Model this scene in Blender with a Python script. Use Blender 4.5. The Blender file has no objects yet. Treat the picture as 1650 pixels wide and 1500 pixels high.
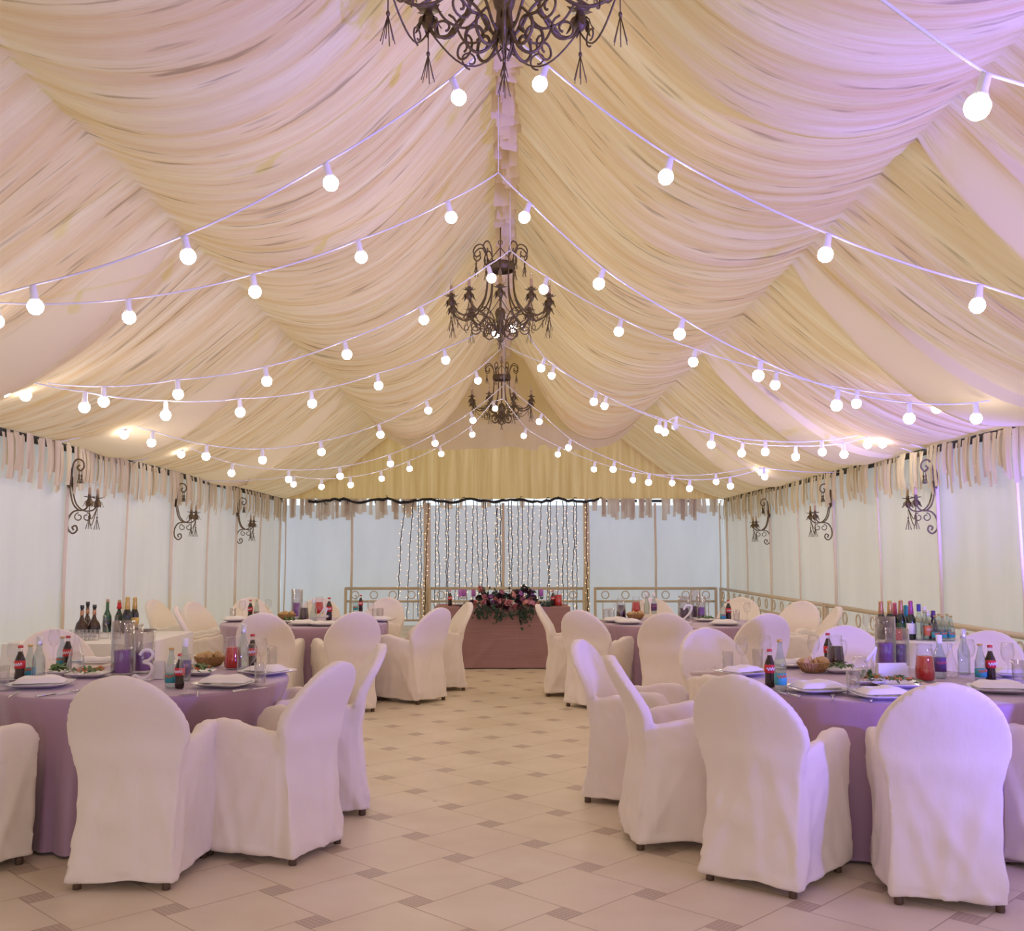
import bpy, math, random
from mathutils import Vector, Matrix, noise
R = random.Random(7)
PI = math.pi
sc = bpy.context.scene
COL = sc.collection
V = Vector

# ------------------------------------------------------------------ camera
F, HOR, VX, CH = 1640.0, 893.0, 812.0, 1.45
PITCH = math.atan((HOR - 750) / F); YAW = math.atan((825 - VX) / F)
cam = bpy.data.cameras.new('camera'); camo = bpy.data.objects.new('camera', cam); COL.objects.link(camo)
cam.sensor_fit = 'HORIZONTAL'; cam.sensor_width = 36; cam.lens = F / 1650 * 36
cam.clip_start = .05; cam.clip_end = 200
CM = Matrix.Rotation(-YAW, 4, 'Z') @ Matrix.Rotation(PI / 2 + PITCH, 4, 'X')
camo.matrix_world = Matrix.Translation((0, 0, CH)) @ CM
sc.camera = camo

def ray(x, y): return (CM.to_3x3() @ V(((x - 825) / F, -(y - 750) / F, -1)))
def at_z(x, y, z):                     # the point at height z seen there
    d = ray(x, y); t = (z - CH) / d.z
    return V((d.x * t, d.y * t, z))
def at_y(x, y, Y):                     # the point at distance Y seen there
    d = ray(x, y); t = Y / d.y
    return V((d.x * t, Y, CH + d.z * t))
def at_plane(x, y, p, n):
    d = ray(x, y); o = V((0, 0, CH)); t = (p - o).dot(n) / d.dot(n)
    return o + d * t

# ------------------------------------------------------------------ materials
def nt(m):
    m.use_nodes = True
    return m.node_tree
def mat(name, col, rough=.6, metal=0., spec=.5, bump=None, emit=None, sheen=0, var=None, coat=0):
    """Plain principled surface; bump=(scale, strength), var=(scale, amount) a noise in value."""
    m = bpy.data.materials.new(name); t = nt(m); b = t.nodes['Principled BSDF']
    b.inputs['Base Color'].default_value = (*col, 1); b.inputs['Roughness'].default_value = rough
    b.inputs['Metallic'].default_value = metal; b.inputs['Specular IOR Level'].default_value = spec
    if sheen: b.inputs['Sheen Weight'].default_value = sheen
    if coat: b.inputs['Coat Weight'].default_value = coat
    if emit:
        b.inputs['Emission Color'].default_value = (*emit[0], 1); b.inputs['Emission Strength'].default_value = emit[1]
    if var or bump:
        tc = t.nodes.new('ShaderNodeTexCoord')
    if var:
        n = t.nodes.new('ShaderNodeTexNoise'); n.inputs['Scale'].default_value = var[0]; n.inputs['Detail'].default_value = 3
        t.links.new(tc.outputs['Object'], n.inputs['Vector'])
        mx = t.nodes.new('ShaderNodeMix'); mx.data_type = 'RGBA'
        a = var[1]
        mx.inputs[6].default_value = (*[c * (1 - a) for c in col], 1); mx.inputs[7].default_value = (*[min(1, c * (1 + a)) for c in col], 1)
        t.links.new(n.outputs['Fac'], mx.inputs[0]); t.links.new(mx.outputs[2], b.inputs['Base Color'])
    if bump:
        n = t.nodes.new('ShaderNodeTexNoise'); n.inputs['Scale'].default_value = bump[0]; n.inputs['Detail'].default_value = 4
        t.links.new(tc.outputs['Object'], n.inputs['Vector'])
        bp = t.nodes.new('ShaderNodeBump'); bp.inputs['Strength'].default_value = bump[1]; bp.inputs['Distance'].default_value = .01
        t.links.new(n.outputs['Fac'], bp.inputs['Height']); t.links.new(bp.outputs['Normal'], b.inputs['Normal'])
    return m
def glass(name, tint=(1, 1, 1), reflect=1.0):
    """Thin clear glass: see-through, mirror-like at grazing angles."""
    m = bpy.data.materials.new(name); t = nt(m); t.nodes.clear()
    o = t.nodes.new('ShaderNodeOutputMaterial'); mx = t.nodes.new('ShaderNodeMixShader')
    tr = t.nodes.new('ShaderNodeBsdfTransparent'); tr.inputs[0].default_value = (*tint, 1)
    gl = t.nodes.new('ShaderNodeBsdfGlossy'); gl.inputs['Roughness'].default_value = .04
    lw = t.nodes.new('ShaderNodeLayerWeight'); lw.inputs['Blend'].default_value = .28
    pw = t.nodes.new('ShaderNodeMath'); pw.operation = 'POWER'; pw.inputs[1].default_value = 1.8
    ml = t.nodes.new('ShaderNodeMath'); ml.operation = 'MULTIPLY_ADD'; ml.inputs[1].default_value = .7 * reflect; ml.inputs[2].default_value = .06 * reflect
    lw.inputs['Blend'].default_value = .5
    t.links.new(lw.outputs['Facing'], pw.inputs[0]); t.links.new(pw.outputs[0], ml.inputs[0]); t.links.new(ml.outputs[0], mx.inputs[0])
    t.links.new(tr.outputs[0], mx.inputs[1]); t.links.new(gl.outputs[0], mx.inputs[2]); t.links.new(mx.outputs[0], o.inputs[0])
    return m
def fabric(name, ca, cb, trans, tcol, stretch, contrast=.5, bump=.25, bscale=1.0, dist=.02, smooth=None):
    """Thin cloth that lets daylight through; pleat lines run along the axis the noise is stretched on."""
    m = bpy.data.materials.new(name); t = nt(m); t.nodes.clear(); N = t.nodes.new; L = t.links.new
    o = N('ShaderNodeOutputMaterial'); mx = N('ShaderNodeMixShader'); mx.inputs[0].default_value = trans
    df = N('ShaderNodeBsdfDiffuse'); tl = N('ShaderNodeBsdfTranslucent')
    tc = N('ShaderNodeTexCoord'); mp = N('ShaderNodeMapping'); mp.inputs['Scale'].default_value = stretch
    L(tc.outputs['Object'], mp.inputs['Vector'])
    n = N('ShaderNodeTexNoise'); n.inputs['Scale'].default_value = 1.0; n.inputs['Detail'].default_value = 5; n.inputs['Roughness'].default_value = .6
    n.inputs['Distortion'].default_value = .3
    L(mp.outputs[0], n.inputs['Vector'])
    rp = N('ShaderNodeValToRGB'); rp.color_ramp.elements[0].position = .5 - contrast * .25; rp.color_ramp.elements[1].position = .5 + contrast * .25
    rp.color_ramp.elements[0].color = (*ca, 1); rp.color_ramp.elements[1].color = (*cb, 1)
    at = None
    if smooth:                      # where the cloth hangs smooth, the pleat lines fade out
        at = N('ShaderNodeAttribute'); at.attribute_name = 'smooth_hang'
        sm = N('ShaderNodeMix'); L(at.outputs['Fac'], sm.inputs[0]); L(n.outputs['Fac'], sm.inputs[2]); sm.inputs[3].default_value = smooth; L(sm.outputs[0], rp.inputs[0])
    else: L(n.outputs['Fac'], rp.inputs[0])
    if smooth:                      # short dark dashes between the pleats: wrinkle shadows put into the colour
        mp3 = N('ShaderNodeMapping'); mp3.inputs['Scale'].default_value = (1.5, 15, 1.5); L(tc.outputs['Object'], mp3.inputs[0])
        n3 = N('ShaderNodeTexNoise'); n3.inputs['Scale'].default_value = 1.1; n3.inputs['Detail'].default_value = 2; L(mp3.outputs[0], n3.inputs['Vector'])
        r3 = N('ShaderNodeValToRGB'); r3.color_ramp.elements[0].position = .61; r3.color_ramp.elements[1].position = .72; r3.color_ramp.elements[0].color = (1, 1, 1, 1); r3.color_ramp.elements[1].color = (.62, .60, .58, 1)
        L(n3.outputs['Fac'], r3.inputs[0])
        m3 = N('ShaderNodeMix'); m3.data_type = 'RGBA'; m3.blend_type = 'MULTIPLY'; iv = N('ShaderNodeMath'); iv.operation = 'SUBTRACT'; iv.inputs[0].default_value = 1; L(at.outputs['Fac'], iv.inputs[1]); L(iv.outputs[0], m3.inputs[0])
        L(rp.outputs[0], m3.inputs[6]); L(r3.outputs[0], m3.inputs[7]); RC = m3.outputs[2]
    else: RC = rp.outputs[0]
    L(RC, df.inputs[0])
    mm = N('ShaderNodeMix'); mm.data_type = 'RGBA'; mm.blend_type = 'MULTIPLY'; mm.inputs[0].default_value = 1
    mm.inputs[7].default_value = (*tcol, 1); L(RC, mm.inputs[6]); L(mm.outputs[2], tl.inputs[0])
    n2 = N('ShaderNodeTexNoise'); n2.inputs['Scale'].default_value = bscale; n2.inputs['Detail'].default_value = 4
    L(mp.outputs[0], n2.inputs['Vector'])
    bp = N('ShaderNodeBump'); bp.inputs['Strength'].default_value = bump; bp.inputs['Distance'].default_value = dist
    if at:
        ms = N('ShaderNodeMath'); ms.operation = 'MULTIPLY_ADD'; ms.inputs[1].default_value = -bump * .85; ms.inputs[2].default_value = bump; L(at.outputs['Fac'], ms.inputs[0]); L(ms.outputs[0], bp.inputs['Strength'])
    L(n2.outputs['Fac'], bp.inputs['Height']); L(bp.outputs[0], df.inputs['Normal'])
    L(df.outputs[0], mx.inputs[1]); L(tl.outputs[0], mx.inputs[2]); L(mx.outputs[0], o.inputs[0])
    return m

# ------------------------------------------------------------------ mesh builder
class MB:
    def __init__(s): s.v = []; s.f = []; s.m = []; s.mi = 0
    def add(s, vs, fs):
        o = len(s.v); s.v += [tuple(v) for v in vs]; s.f += [tuple(i + o for i in f) for f in fs]; s.m += [s.mi] * len(fs); return s
    def box(s, c, d, rot=None):
        vs = [V((x * d[0] / 2, y * d[1] / 2, z * d[2] / 2)) for x in (-1, 1) for y in (-1, 1) for z in (-1, 1)]
        if rot: vs = [rot @ v for v in vs]
        return s.add([v + V(c) for v in vs], [(0, 1, 3, 2), (4, 6, 7, 5), (0, 4, 5, 1), (2, 3, 7, 6), (0, 2, 6, 4), (1, 5, 7, 3)])
    def tube(s, pts, r, n=6, caps=True):
        pts = [V(p) for p in pts]; k = len(pts)
        rs = r if isinstance(r, (list, tuple)) else [r] * k
        up = V((0, 0, 1)); prev = None; vs = []
        for i, p in enumerate(pts):
            t = (pts[min(i + 1, k - 1)] - pts[max(i - 1, 0)])
            t = t.normalized() if t.length > 1e-9 else V((0, 0, 1))
            if prev is None:
                a = t.cross(up)
                if a.length < .05: a = t.cross(V((1, 0, 0)))
            else:
                a = prev - t * prev.dot(t)
                if a.length < 1e-6: a = t.cross(V((1, 0, 0)))
            a.normalize(); b = t.cross(a); prev = a
            vs += [p + (a * math.cos(2 * PI * j / n) + b * math.sin(2 * PI * j / n)) * rs[i] for j in range(n)]
        fs = [(i * n + j, i * n + (j + 1) % n, (i + 1) * n + (j + 1) % n, (i + 1) * n + j) for i in range(k - 1) for j in range(n)]
        if caps: fs += [tuple(range(n - 1, -1, -1)), tuple((k - 1) * n + j for j in range(n))]
        return s.add(vs, fs)
    def lathe(s, prof, n=16, M=None, cap=True):
        vs = []; k = len(prof)
        for r, z in prof:
            r = max(r, 1e-4)
            vs += [V((r * math.cos(2 * PI * j / n), r * math.sin(2 * PI * j / n), z)) for j in range(n)]
        fs = [(i * n + j, i * n + (j + 1) % n, (i + 1) * n + (j + 1) % n, (i + 1) * n + j) for i in range(k - 1) for j in range(n)]
        if cap: fs += [tuple(range(n - 1, -1, -1)), tuple((k - 1) * n + j for j in range(n))]
        if M: vs = [M @ v for v in vs]
        return s.add(vs, fs)
    def grid(s, fn, nu, nv, wrap=False):
        vs = [fn(i / nu, j / nv) for i in range(nu + 1) for j in range(nv + 1)]
        w = nv + 1
        return s.add(vs, [(i * w + j, (i + 1) * w + j, (i + 1) * w + j + 1, i * w + j + 1) for i in range(nu) for j in range(nv)])
    def ball(s, c, r, n=8, sq=(1, 1, 1)):
        k = max(4, n // 2 + 1)
        return s.lathe([(r * math.sin(PI * i / k), -r * math.cos(PI * i / k)) for i in range(k + 1)], n,
                       Matrix.Translation(V(c)) @ Matrix.Diagonal((*sq, 1)))
    def mesh(s, name, mats, smooth=True):
        me = bpy.data.meshes.new(name); me.from_pydata(s.v, [], s.f)
        for m in (mats if isinstance(mats, (list, tuple)) else [mats]): me.materials.append(m)
        me.polygons.foreach_set('material_index', s.m)
        me.validate(); me.update()
        if smooth: me.shade_smooth(); 
        return me
    def build(s, name, mats, parent=None, smooth=True, auto=None):
        me = s.mesh(name, mats, smooth)
        if auto: me.set_sharp_from_angle(angle=math.radians(auto))
        return link(name, me, parent)
def link(name, data, parent=None, loc=None, rz=None):
    o = bpy.data.objects.new(name, data); COL.objects.link(o)
    if parent: o.parent = parent
    if loc is not None: o.location = loc
    if rz is not None: o.rotation_euler = (0, 0, rz)
    return o
def tag(o, label=None, cat=None, group=None, kind=None):
    for k, v in (('label', label), ('category', cat), ('group', group), ('kind', kind)):
        if v: o[k] = v
    return o
def thing(name, label, cat, loc=(0, 0, 0), rz=0, group=None, kind=None):
    o = link(name, None, None, loc, rz); o.empty_display_size = .05
    return tag(o, label, cat, group, kind)
def struct(o): o['kind'] = 'structure'; return o
KIDS = {}
def copy_tree(o, parent=None):
    c = o.copy(); COL.objects.link(c)
    if parent: c.parent = parent
    for ch in [x for x in o.children]: copy_tree(ch, c)
    return c
def lerp(a, b, t): return a + (b - a) * t
def interp(tab, x):
    if x <= tab[0][0]: return tab[0][1]
    for (a, p), (b, q) in zip(tab, tab[1:]):
        if x <= b: 
            t = (x - a) / (b - a); t = t * t * (3 - 2 * t)
            return p + (q - p) * t
    return tab[-1][1]
def smooth_path(pts, per=5):
    pts = [V(p) for p in pts]; out = []
    for i in range(len(pts) - 1):
        p0, p1, p2, p3 = pts[max(i - 1, 0)], pts[i], pts[i + 1], pts[min(i + 2, len(pts) - 1)]
        for k in range(per):
            t = k / per
            out.append(.5 * ((2 * p1) + (p2 - p0) * t + (2 * p0 - 5 * p1 + 4 * p2 - p3) * t * t + (3 * p1 - p0 - 3 * p2 + p3) * t ** 3))
    return out + [pts[-1]]
def nz(x, y=0, z=0): return noise.noise(V((x, y, z)))
WORLD, SPOT_A, SPOT_B, SPOT_C, EXPO = 1.15, 2450, 150, 2000, 0.0
# ------------------------------------------------------------------ the tent
W, Y0, YB = 4.58, -4.5, 21.1
EZ, PX, PZ, RZ = 2.6, 2.4, 3.87, 5.2           # eave height; purlin; ridge
FR = [-5.5, -2.0, 1.6, 5.3, 7.8, 11.5, 15.4, 16.7]   # frames
m_wall = fabric('white_side_cloth', (.80, .76, .69), (.85, .81, .74), .36, (.95, 1.0, 1.05), (2.2, 2.2, .35), .6, .12, 2)
m_back = fabric('white_back_cloth', (.78, .77, .75), (.84, .83, .81), .50, (.91, .97, 1.06), (2.0, 2.0, .5), .6, .22, 2)
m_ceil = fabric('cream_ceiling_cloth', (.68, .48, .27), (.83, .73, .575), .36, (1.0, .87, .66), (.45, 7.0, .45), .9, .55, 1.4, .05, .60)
m_gable = fabric('cream_gable_cloth', (.60, .43, .20), (.84, .69, .43), .52, (1.0, .86, .56), (7, 1, .35), .9, .6, 1.0, .04)
m_swag = fabric('pale_swag_cloth', (.80, .68, .50), (.84, .74, .58), .36, (1.0, .90, .72), (.5, 2.2, .5), .6, .25, 1.0, .03)
m_fringe = fabric('cream_fringe_cloth', (.64, .55, .40), (.82, .74, .60), .25, (1, .95, .85), (14, 14, .5), .8, .1, 1)
m_post = mat('cream_painted_metal', (.78, .67, .52), .5)
m_rail = mat('cream_rail_paint', (.62, .52, .38), .5)
m_dark = mat('black_cable', (.012, .012, .013), .6)
m_dark_gap = mat('dark_gap_canvas', (.05, .055, .05), .9)

def floor_mat():
    m = bpy.data.materials.new('beige_floor_tile'); t = nt(m); N = t.nodes.new; L = t.links.new
    b = t.nodes['Principled BSDF']; tc = N('ShaderNodeTexCoord')
    def math_(op, a, c=None, clamp=False):
        n = N('ShaderNodeMath'); n.operation = op; n.use_clamp = clamp
        for i, q in enumerate((a, c)):
            if q is None: continue
            if isinstance(q, (int, float)): n.inputs[i].default_value = q
            else: L(q, n.inputs[i])
        return n.outputs[0]
    # hopscotch paving: lattice (A,B),(-B,A); big tile side A, small mosaic tile side B
    A, B = TA, TB
    sep = N('ShaderNodeSeparateXYZ'); L(tc.outputs['Object'], sep.inputs[0])
    ca, sa = math.cos(TROT), math.sin(TROT)
    X = math_('ADD', math_('MULTIPLY', math_('SUBTRACT', sep.outputs[0], TORG[0]), ca), math_('MULTIPLY', math_('SUBTRACT', sep.outputs[1], TORG[1]), sa))
    Y = math_('SUBTRACT', math_('MULTIPLY', math_('SUBTRACT', sep.outputs[0], TORG[0]), sa), math_('MULTIPLY', math_('SUBTRACT', sep.outputs[1], TORG[1]), ca))
    # X,Y are along tile edges, small tile's low corner at the origin of the lattice
    L2 = A * A + B * B
    small = None; edge = None; dist = None
    u = math_('DIVIDE', math_('ADD', math_('MULTIPLY', X, A), math_('MULTIPLY', Y, B)), L2)
    w = math_('DIVIDE', math_('SUBTRACT', math_('MULTIPLY', Y, A), math_('MULTIPLY', X, B)), L2)
    iu = math_('FLOOR', u); iw = math_('FLOOR', w)
    best_small = None; sd = None; bd = None
    for di in (-1, 0, 1):
        for dj in (-1, 0, 1):
            i = math_('ADD', iu, di); j = math_('ADD', iw, dj)
            lx = math_('SUBTRACT', X, math_('SUBTRACT', math_('MULTIPLY', i, A), math_('MULTIPLY', j, B)))
            ly = math_('SUBTRACT', Y, math_('ADD', math_('MULTIPLY', i, B), math_('MULTIPLY', j, A)))
            # signed box distance inside positive: small tile [0,B]^2, big tile [-A,0]x[0,A]
            s_in = math_('MINIMUM', math_('MINIMUM', lx, math_('SUBTRACT', B, lx)), math_('MINIMUM', ly, math_('SUBTRACT', B, ly)))
            bx = math_('ADD', lx, A)
            b_in = math_('MINIMUM', math_('MINIMUM', bx, math_('SUBTRACT', A, bx)), math_('MINIMUM', ly, math_('SUBTRACT', A, ly)))
            sd = s_in if sd is None else math_('MAXIMUM', sd, s_in)
            bd = b_in if bd is None else math_('MAXIMUM', bd, b_in)
            if best_small is None: best_small = (lx, ly)
    inside = math_('MAXIMUM', sd, bd)
    grout = math_('SUBTRACT', 1.0, math_('DIVIDE', inside, .0045, True), True)
    issm = math_('GREATER_THAN', sd, 0.0)
    # mosaic cells inside the small tile
    cell = B / 5
    cx = math_('ABSOLUTE', math_('SUBTRACT', math_('FRACT', math_('DIVIDE', X, cell)), .5)); cy = math_('ABSOLUTE', math_('SUBTRACT', math_('FRACT', math_('DIVIDE', Y, cell)), .5))
    mos = math_('GREATER_THAN', math_('MAXIMUM', cx, cy), .36)
    n = N('ShaderNodeTexNoise'); n.inputs['Scale'].default_value = 2.2; n.inputs['Detail'].default_value = 6; L(tc.outputs['Object'], n.inputs['Vector'])
    rp = N('ShaderNodeValToRGB'); rp.color_ramp.elements[0].position = .3; rp.color_ramp.elements[1].position = .7
    rp.color_ramp.elements[0].color = (.68, .585, .42, 1); rp.color_ramp.elements[1].color = (.77, .69, .53, 1); L(n.outputs['Fac'], rp.inputs[0])
    def mix(f, a, c):
        k = N('ShaderNodeMix'); k.data_type = 'RGBA'; L(f, k.inputs[0])
        for q, i in ((a, 6), (c, 7)):
            if isinstance(q, tuple): k.inputs[i].default_value = (*q, 1)
            else: L(q, k.inputs[i])
        return k.outputs[2]
    smc = mix(mos, (.57, .47, .36), (.45, .36, .27))
    c = mix(issm, rp.outputs[0], smc)
    c = mix(math_('MULTIPLY', grout, .75), c, (.34, .24, .16))
    L(c, b.inputs['Base Color'])
    n2 = N('ShaderNodeTexNoise'); n2.inputs['Scale'].default_value = 9; L(tc.outputs['Object'], n2.inputs['Vector'])
    L(math_('ADD', math_('MULTIPLY', n2.outputs['Fac'], .25), .22), b.inputs['Roughness'])
    b.inputs['Specular IOR Level'].default_value = .35
    bp = N('ShaderNodeBump'); bp.inputs['Strength'].default_value = .4; bp.inputs['Distance'].default_value = .003
    L(math_('SUBTRACT', 1.0, math_('MAXIMUM', grout, math_('MULTIPLY', mos, math_('MULTIPLY', issm, .6)))), bp.inputs['Height']); L(bp.outputs[0], b.inputs['Normal'])
    return m
TA, TB, TROT, TORG = .434, .108, math.radians(45.4), (-.446, 4.411)
m_floor = floor_mat()
b = MB(); b.box((0, 8.3, -.05), (2 * W + .3, 26.2, .1)); struct(b.build('floor', m_floor, smooth=False))
m_ground = mat('pale_paving', (.62, .62, .60), .9)
b = MB(); b.box((0, 8.3, -.16), (60, 80, .1)); struct(b.build('ground', m_ground, smooth=False))

# side walls: cloth in panels, gathered a little at each post
def wall_side(s):
    b = MB()
    ny, nzv = 260, 14
    def fn(u, v):
        y = lerp(Y0, YB, u); z = lerp(0, EZ, v)
        ph = (y - .5) / 1.675
        e = abs(ph - round(ph))            # 0 at a post
        x = W + .05 * (1 - min(1, e * 6)) * -.6 + .014 * nz(y * 5, z * .6, s) + .03 * nz(y * 1.3, z * .5, 9 + s)
        x += .02 * (1 - v) * nz(y * 3, 3, s)
        return (s * x, y, z)
    b.grid(fn, ny, nzv)
    return struct(b.build('wall_left' if s < 0 else 'wall_right', m_wall))
wall_side(-1); wall_side(1)
def flat_wall(name, Y, top, m, sag=.02):
    b = MB()
    def fn(u, v):
        x = lerp(-W - .02, W + .02, u); z = lerp(0, top, v)
        e = abs(x / 1.52 - round(x / 1.52))
        return (x, Y + sag * nz(x * 4, z * .9, 5) + .05 * math.cos(PI * min(1, e * 2)) * .3 + .02 * nz(x * 2 + z, z * 2, 3), z)
    b.grid(fn, 140, 20)
    return struct(b.build(name, m))
flat_wall('wall_back', YB, 2.46, m_back)
# (the near end of the tent stands open to daylight)

# ceiling: cloth hung from ridge to purlin to eave, pleated across, sagging between
KINK = {-1: (-6.2, -2.7, .9, 4.6, 7.4, 11.0, 15.2), 1: (-6.2, -2.7, 1.2, 5.7, 8.3, 12.05, 16.0)}
def band_t(s, ax, y):
    """0..1 across the smooth hanging end of a cloth (the metre before each break), else None"""
    q = (ax - PX) / (W - PX); wide = (1.5 if s > 0 else 1.15) * (.16 + .84 * q)
    for k in KINK[s]:
        e = k + .35 * q
        if e - wide <= y < e: return (y - e + wide) / wide
    return None
def ceil_z(ax, y, s=1):
    """height of the draped lining at |x| = ax, distance y"""
    k = 0
    for i, fy in enumerate(FR):
        if y >= fy: k = i
    y0 = FR[k]; y1 = FR[k + 1] if k + 1 < len(FR) else YB
    t = (y - y0) / (y1 - y0)
    if ax <= PX:
        q = ax / PX
        z = lerp(RZ, PZ, q)
        if k == len(FR) - 1: sag = .05
        else: sag = .60 + .10 * max(0, t - .72) / .28 + (.40 * max(0, (y - 14.2) / 2.5) ** 1.4 if y > 14.2 else 0)
        shape = (4 * q * (1 - q)) ** (1.55 if q < .5 else 1.0)
        z -= sag * shape
        w = math.sin(PI * q) ** .6
        z += w * (.022 * nz(y * 4.6 + .9 * q, q * 1.6, 1) + .014 * nz(y * 11 + q * 1.5, q * 2.5, 4)) 
        z += .05 * w * nz(y * 1.1, q * 1.2, 8)
        z -= .05 * abs(nz(y * 6, 0, 2)) * (1 - w)
    else:
        q = (ax - PX) / (W - PX)
        z = lerp(PZ, EZ - .02, q)
        sag = .20 + .13 * max(0, 1 - t / .22) + .05 * t
        if k == len(FR) - 1: sag = .18
        z -= sag * (4 * q * (1 - q)) * (.8 + .4 * q)
        w = math.sin(PI * min(1, q * 1.0)) ** .5
        bt = band_t(s, ax, y)
        if bt is not None:
            z -= (.22 * math.sin(PI * min(1, .04 + q * .96)) ** .6 + .02) * bt ** 1.4 * (1 - .6 * q ** 6)
            w *= .35
        z += w * (.020 * nz(y * 4.6 + q * 2.2, q * 2, 11) + .012 * nz(y * 10 + q * 3, q * 3, 14)) + .05 * w * nz(y * 1.0, q * 1.4, 18)
    return z
def ceiling(s):
    b = MB()
    ys = []
    y = Y0
    while y < YB: ys.append(y); y += .03 if y > 2 else .05
    ys.append(YB)
    xs = [PX * i / 22 for i in range(23)] + [PX + (W - PX) * i / 16 for i in range(1, 17)]
    w = len(xs)
    for y in ys:
        for ax in xs:
            # the scalloped hem of each cloth wanders in depth with the sag
            b.v.append((s * ax, y, ceil_z(ax, y, s)))
    for i in range(len(ys) - 1):
        for j in range(w - 1):
            a = i * w + j; b.f.append((a, a + w, a + w + 1, a + 1) if s > 0 else (a, a + 1, a + w + 1, a + w)); b.m.append(0)
    return b
bl = ceiling(-1); br = ceiling(1); mm = bl.m + br.m; bl.add(br.v, br.f); bl.m = mm
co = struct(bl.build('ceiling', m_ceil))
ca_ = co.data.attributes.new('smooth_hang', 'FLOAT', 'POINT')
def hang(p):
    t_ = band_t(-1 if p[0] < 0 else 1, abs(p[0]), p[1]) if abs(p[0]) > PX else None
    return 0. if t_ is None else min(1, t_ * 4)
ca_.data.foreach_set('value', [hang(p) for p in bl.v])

# the last cloth hangs down sheer in front of the gable
b = MB()
def sheer(u, v):
    x = lerp(-2.32, 2.32, u); ax = abs(x); top = ceil_z(min(ax, PX - .01), 18.05) - .02
    bot = 3.31 + .62 * max(0, (ax - 1.45) / 1.1) ** 2 + .05 * max(0, 1 - ax / .5) + .015 * math.sin(x * 9)
    if .62 < x < .78: bot += .08
    return (x, 18.05 + .03 * nz(x * 3, v, 3) + .05 * math.sin(PI * v) , lerp(min(bot, top - .02), top, v))
b.grid(sheer, 110, 12); struct(b.build('trim_24', fabric('sheer_end_cloth', (.84, .74, .54), (.90, .81, .62), .62, (1.0, .93, .74), (2.5, 1, .6), .6, .2, 1)))
# gable curtain at the far end, pleated, gathered at the top
b = MB()
def gab(u, v):
    x = lerp(-W, W, u); ax = abs(x)
    top = (lerp(RZ, PZ, ax / PX) if ax < PX else lerp(PZ, EZ, (ax - PX) / (W - PX))) + .05
    bot = 2.585 + .03 * abs(nz(x * 3, 1)) 
    z = lerp(bot, max(top, bot + .01), v)
    return (x, YB - .10 + .045 * nz(x * 6 + .3 * nz(x, z * .6), z * .5, 2) + .02 * nz(x * 19, z * .4, 7), z)
b.grid(gab, 420, 14); struct(b.build('wall_gable', m_gable))

# posts along the back wall and cloth strips over side posts
for i, (px, wd) in enumerate([(-4.46, .03), (-3.1, .05), (-1.56, .15), (.0, .06), (1.71, .13), (3.13, .045), (4.46, .03)]):
    b = MB(); b.tube([(px - .02, YB - .16, 2.5), (px - .01, YB - .15, 1.3), (px - .03, YB - .16, 0)], wd / 2, 8)
    tag(b.build('tent_post', m_post), ['thin cream pole in the far corner beside the white side cloth', 'slim cream pole on the far wall behind the table numbered four',
        'wide cream pole wound with fairy lights beside the lilac-table aisle', 'slim cream pole behind the middle of the flower table',
        'wide cream pole at the end of the fairy light curtain beyond the juice jug', 'slim cream pole on the far wall behind the table numbered two',
        'thin cream pole in the far corner below the violet lit swag'][i], 'pole', 'tent poles along the far wall')
for s_ in (-1, 1):
    for k, y_ in enumerate([2.2 + 1.675 * i for i in range(12)]):
        b = MB(); b.tube([(s_ * (W - .075 + (.012 * (k % 2))), y_, EZ - .05), (s_ * (W - .06), y_ - .03, 1.2), (s_ * (W - .075), y_ - .05, 0)], .021 if k % 2 else .014, 8)
        tag(b.build('tent_post', m_post), ('slim cream pole in the evenly spaced row along the plain side wall' if s_ < 0 else 'slim cream pole in the evenly spaced row along the violet lit side wall'), 'pole', 'tent poles along the ' + ('plain' if s_ < 0 else 'violet lit') + ' side wall')
# balustrade rails against the far wall and right side
def rail(name, label, p, q, n_ring, post=True):
    t = thing(name, label, 'railing', (0, 0, 0))
    p, q = V(p), V(q); d = (q - p)
    for nm, z, r in (('top_rail', .76, .028), ('lower_rail', .50, .022), ('bottom_rail', .12, .02)):
        b = MB(); b.tube([p + V((0, 0, z)), q + V((0, 0, z))], r, 8); b.build(nm, m_rail, t)
    for k in range(n_ring):
        c = p + d * ((k + .5) / n_ring) + V((0, 0, .63)); u = d.normalized()
        b = MB(); b.tube([c + (u * math.cos(a) + V((0, 0, 1)) * math.sin(a)) * .075 for a in [2 * PI * j / 16 for j in range(17)]], .011, 6); b.build('ring', m_rail, t)
    for e in (p, q):
        b = MB(); b.box(e + V((0, 0, .39)), (.05, .05, .78)); b.build('post', m_rail, t, smooth=False)
    for k in range(int(d.length / .3)):
        c = p + d * ((k + .5) / int(d.length / .3)); b = MB(); b.tube([c + V((0, 0, .12)), c + V((0, 0, .5))], .009, 6); b.build('baluster', m_rail, t)
yy = YB - .34
rail('railing', 'cream ring railing on the far wall behind the table numbered four', (-3.2, yy, 0), (-1.68, yy, 0), 4)
rail('railing', 'cream ring railing behind the flower table and the fairy light curtain', (-1.5, yy, 0), (1.62, yy, 0), 7)
rail('railing', 'cream ring railing on the far wall behind the table numbered two', (1.85, yy, 0), (4.3, yy, 0), 6)
rail('railing', 'cream ring railing along the side wall beyond the champagne table', (W - .2, yy - .1, 0), (W - .2, 14.0, 0), 14)
rail('railing', 'cream ring railing along the side wall just behind the champagne table', (W - .2, 13.9, 0), (W - .2, 5.0, 0), 18)

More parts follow.
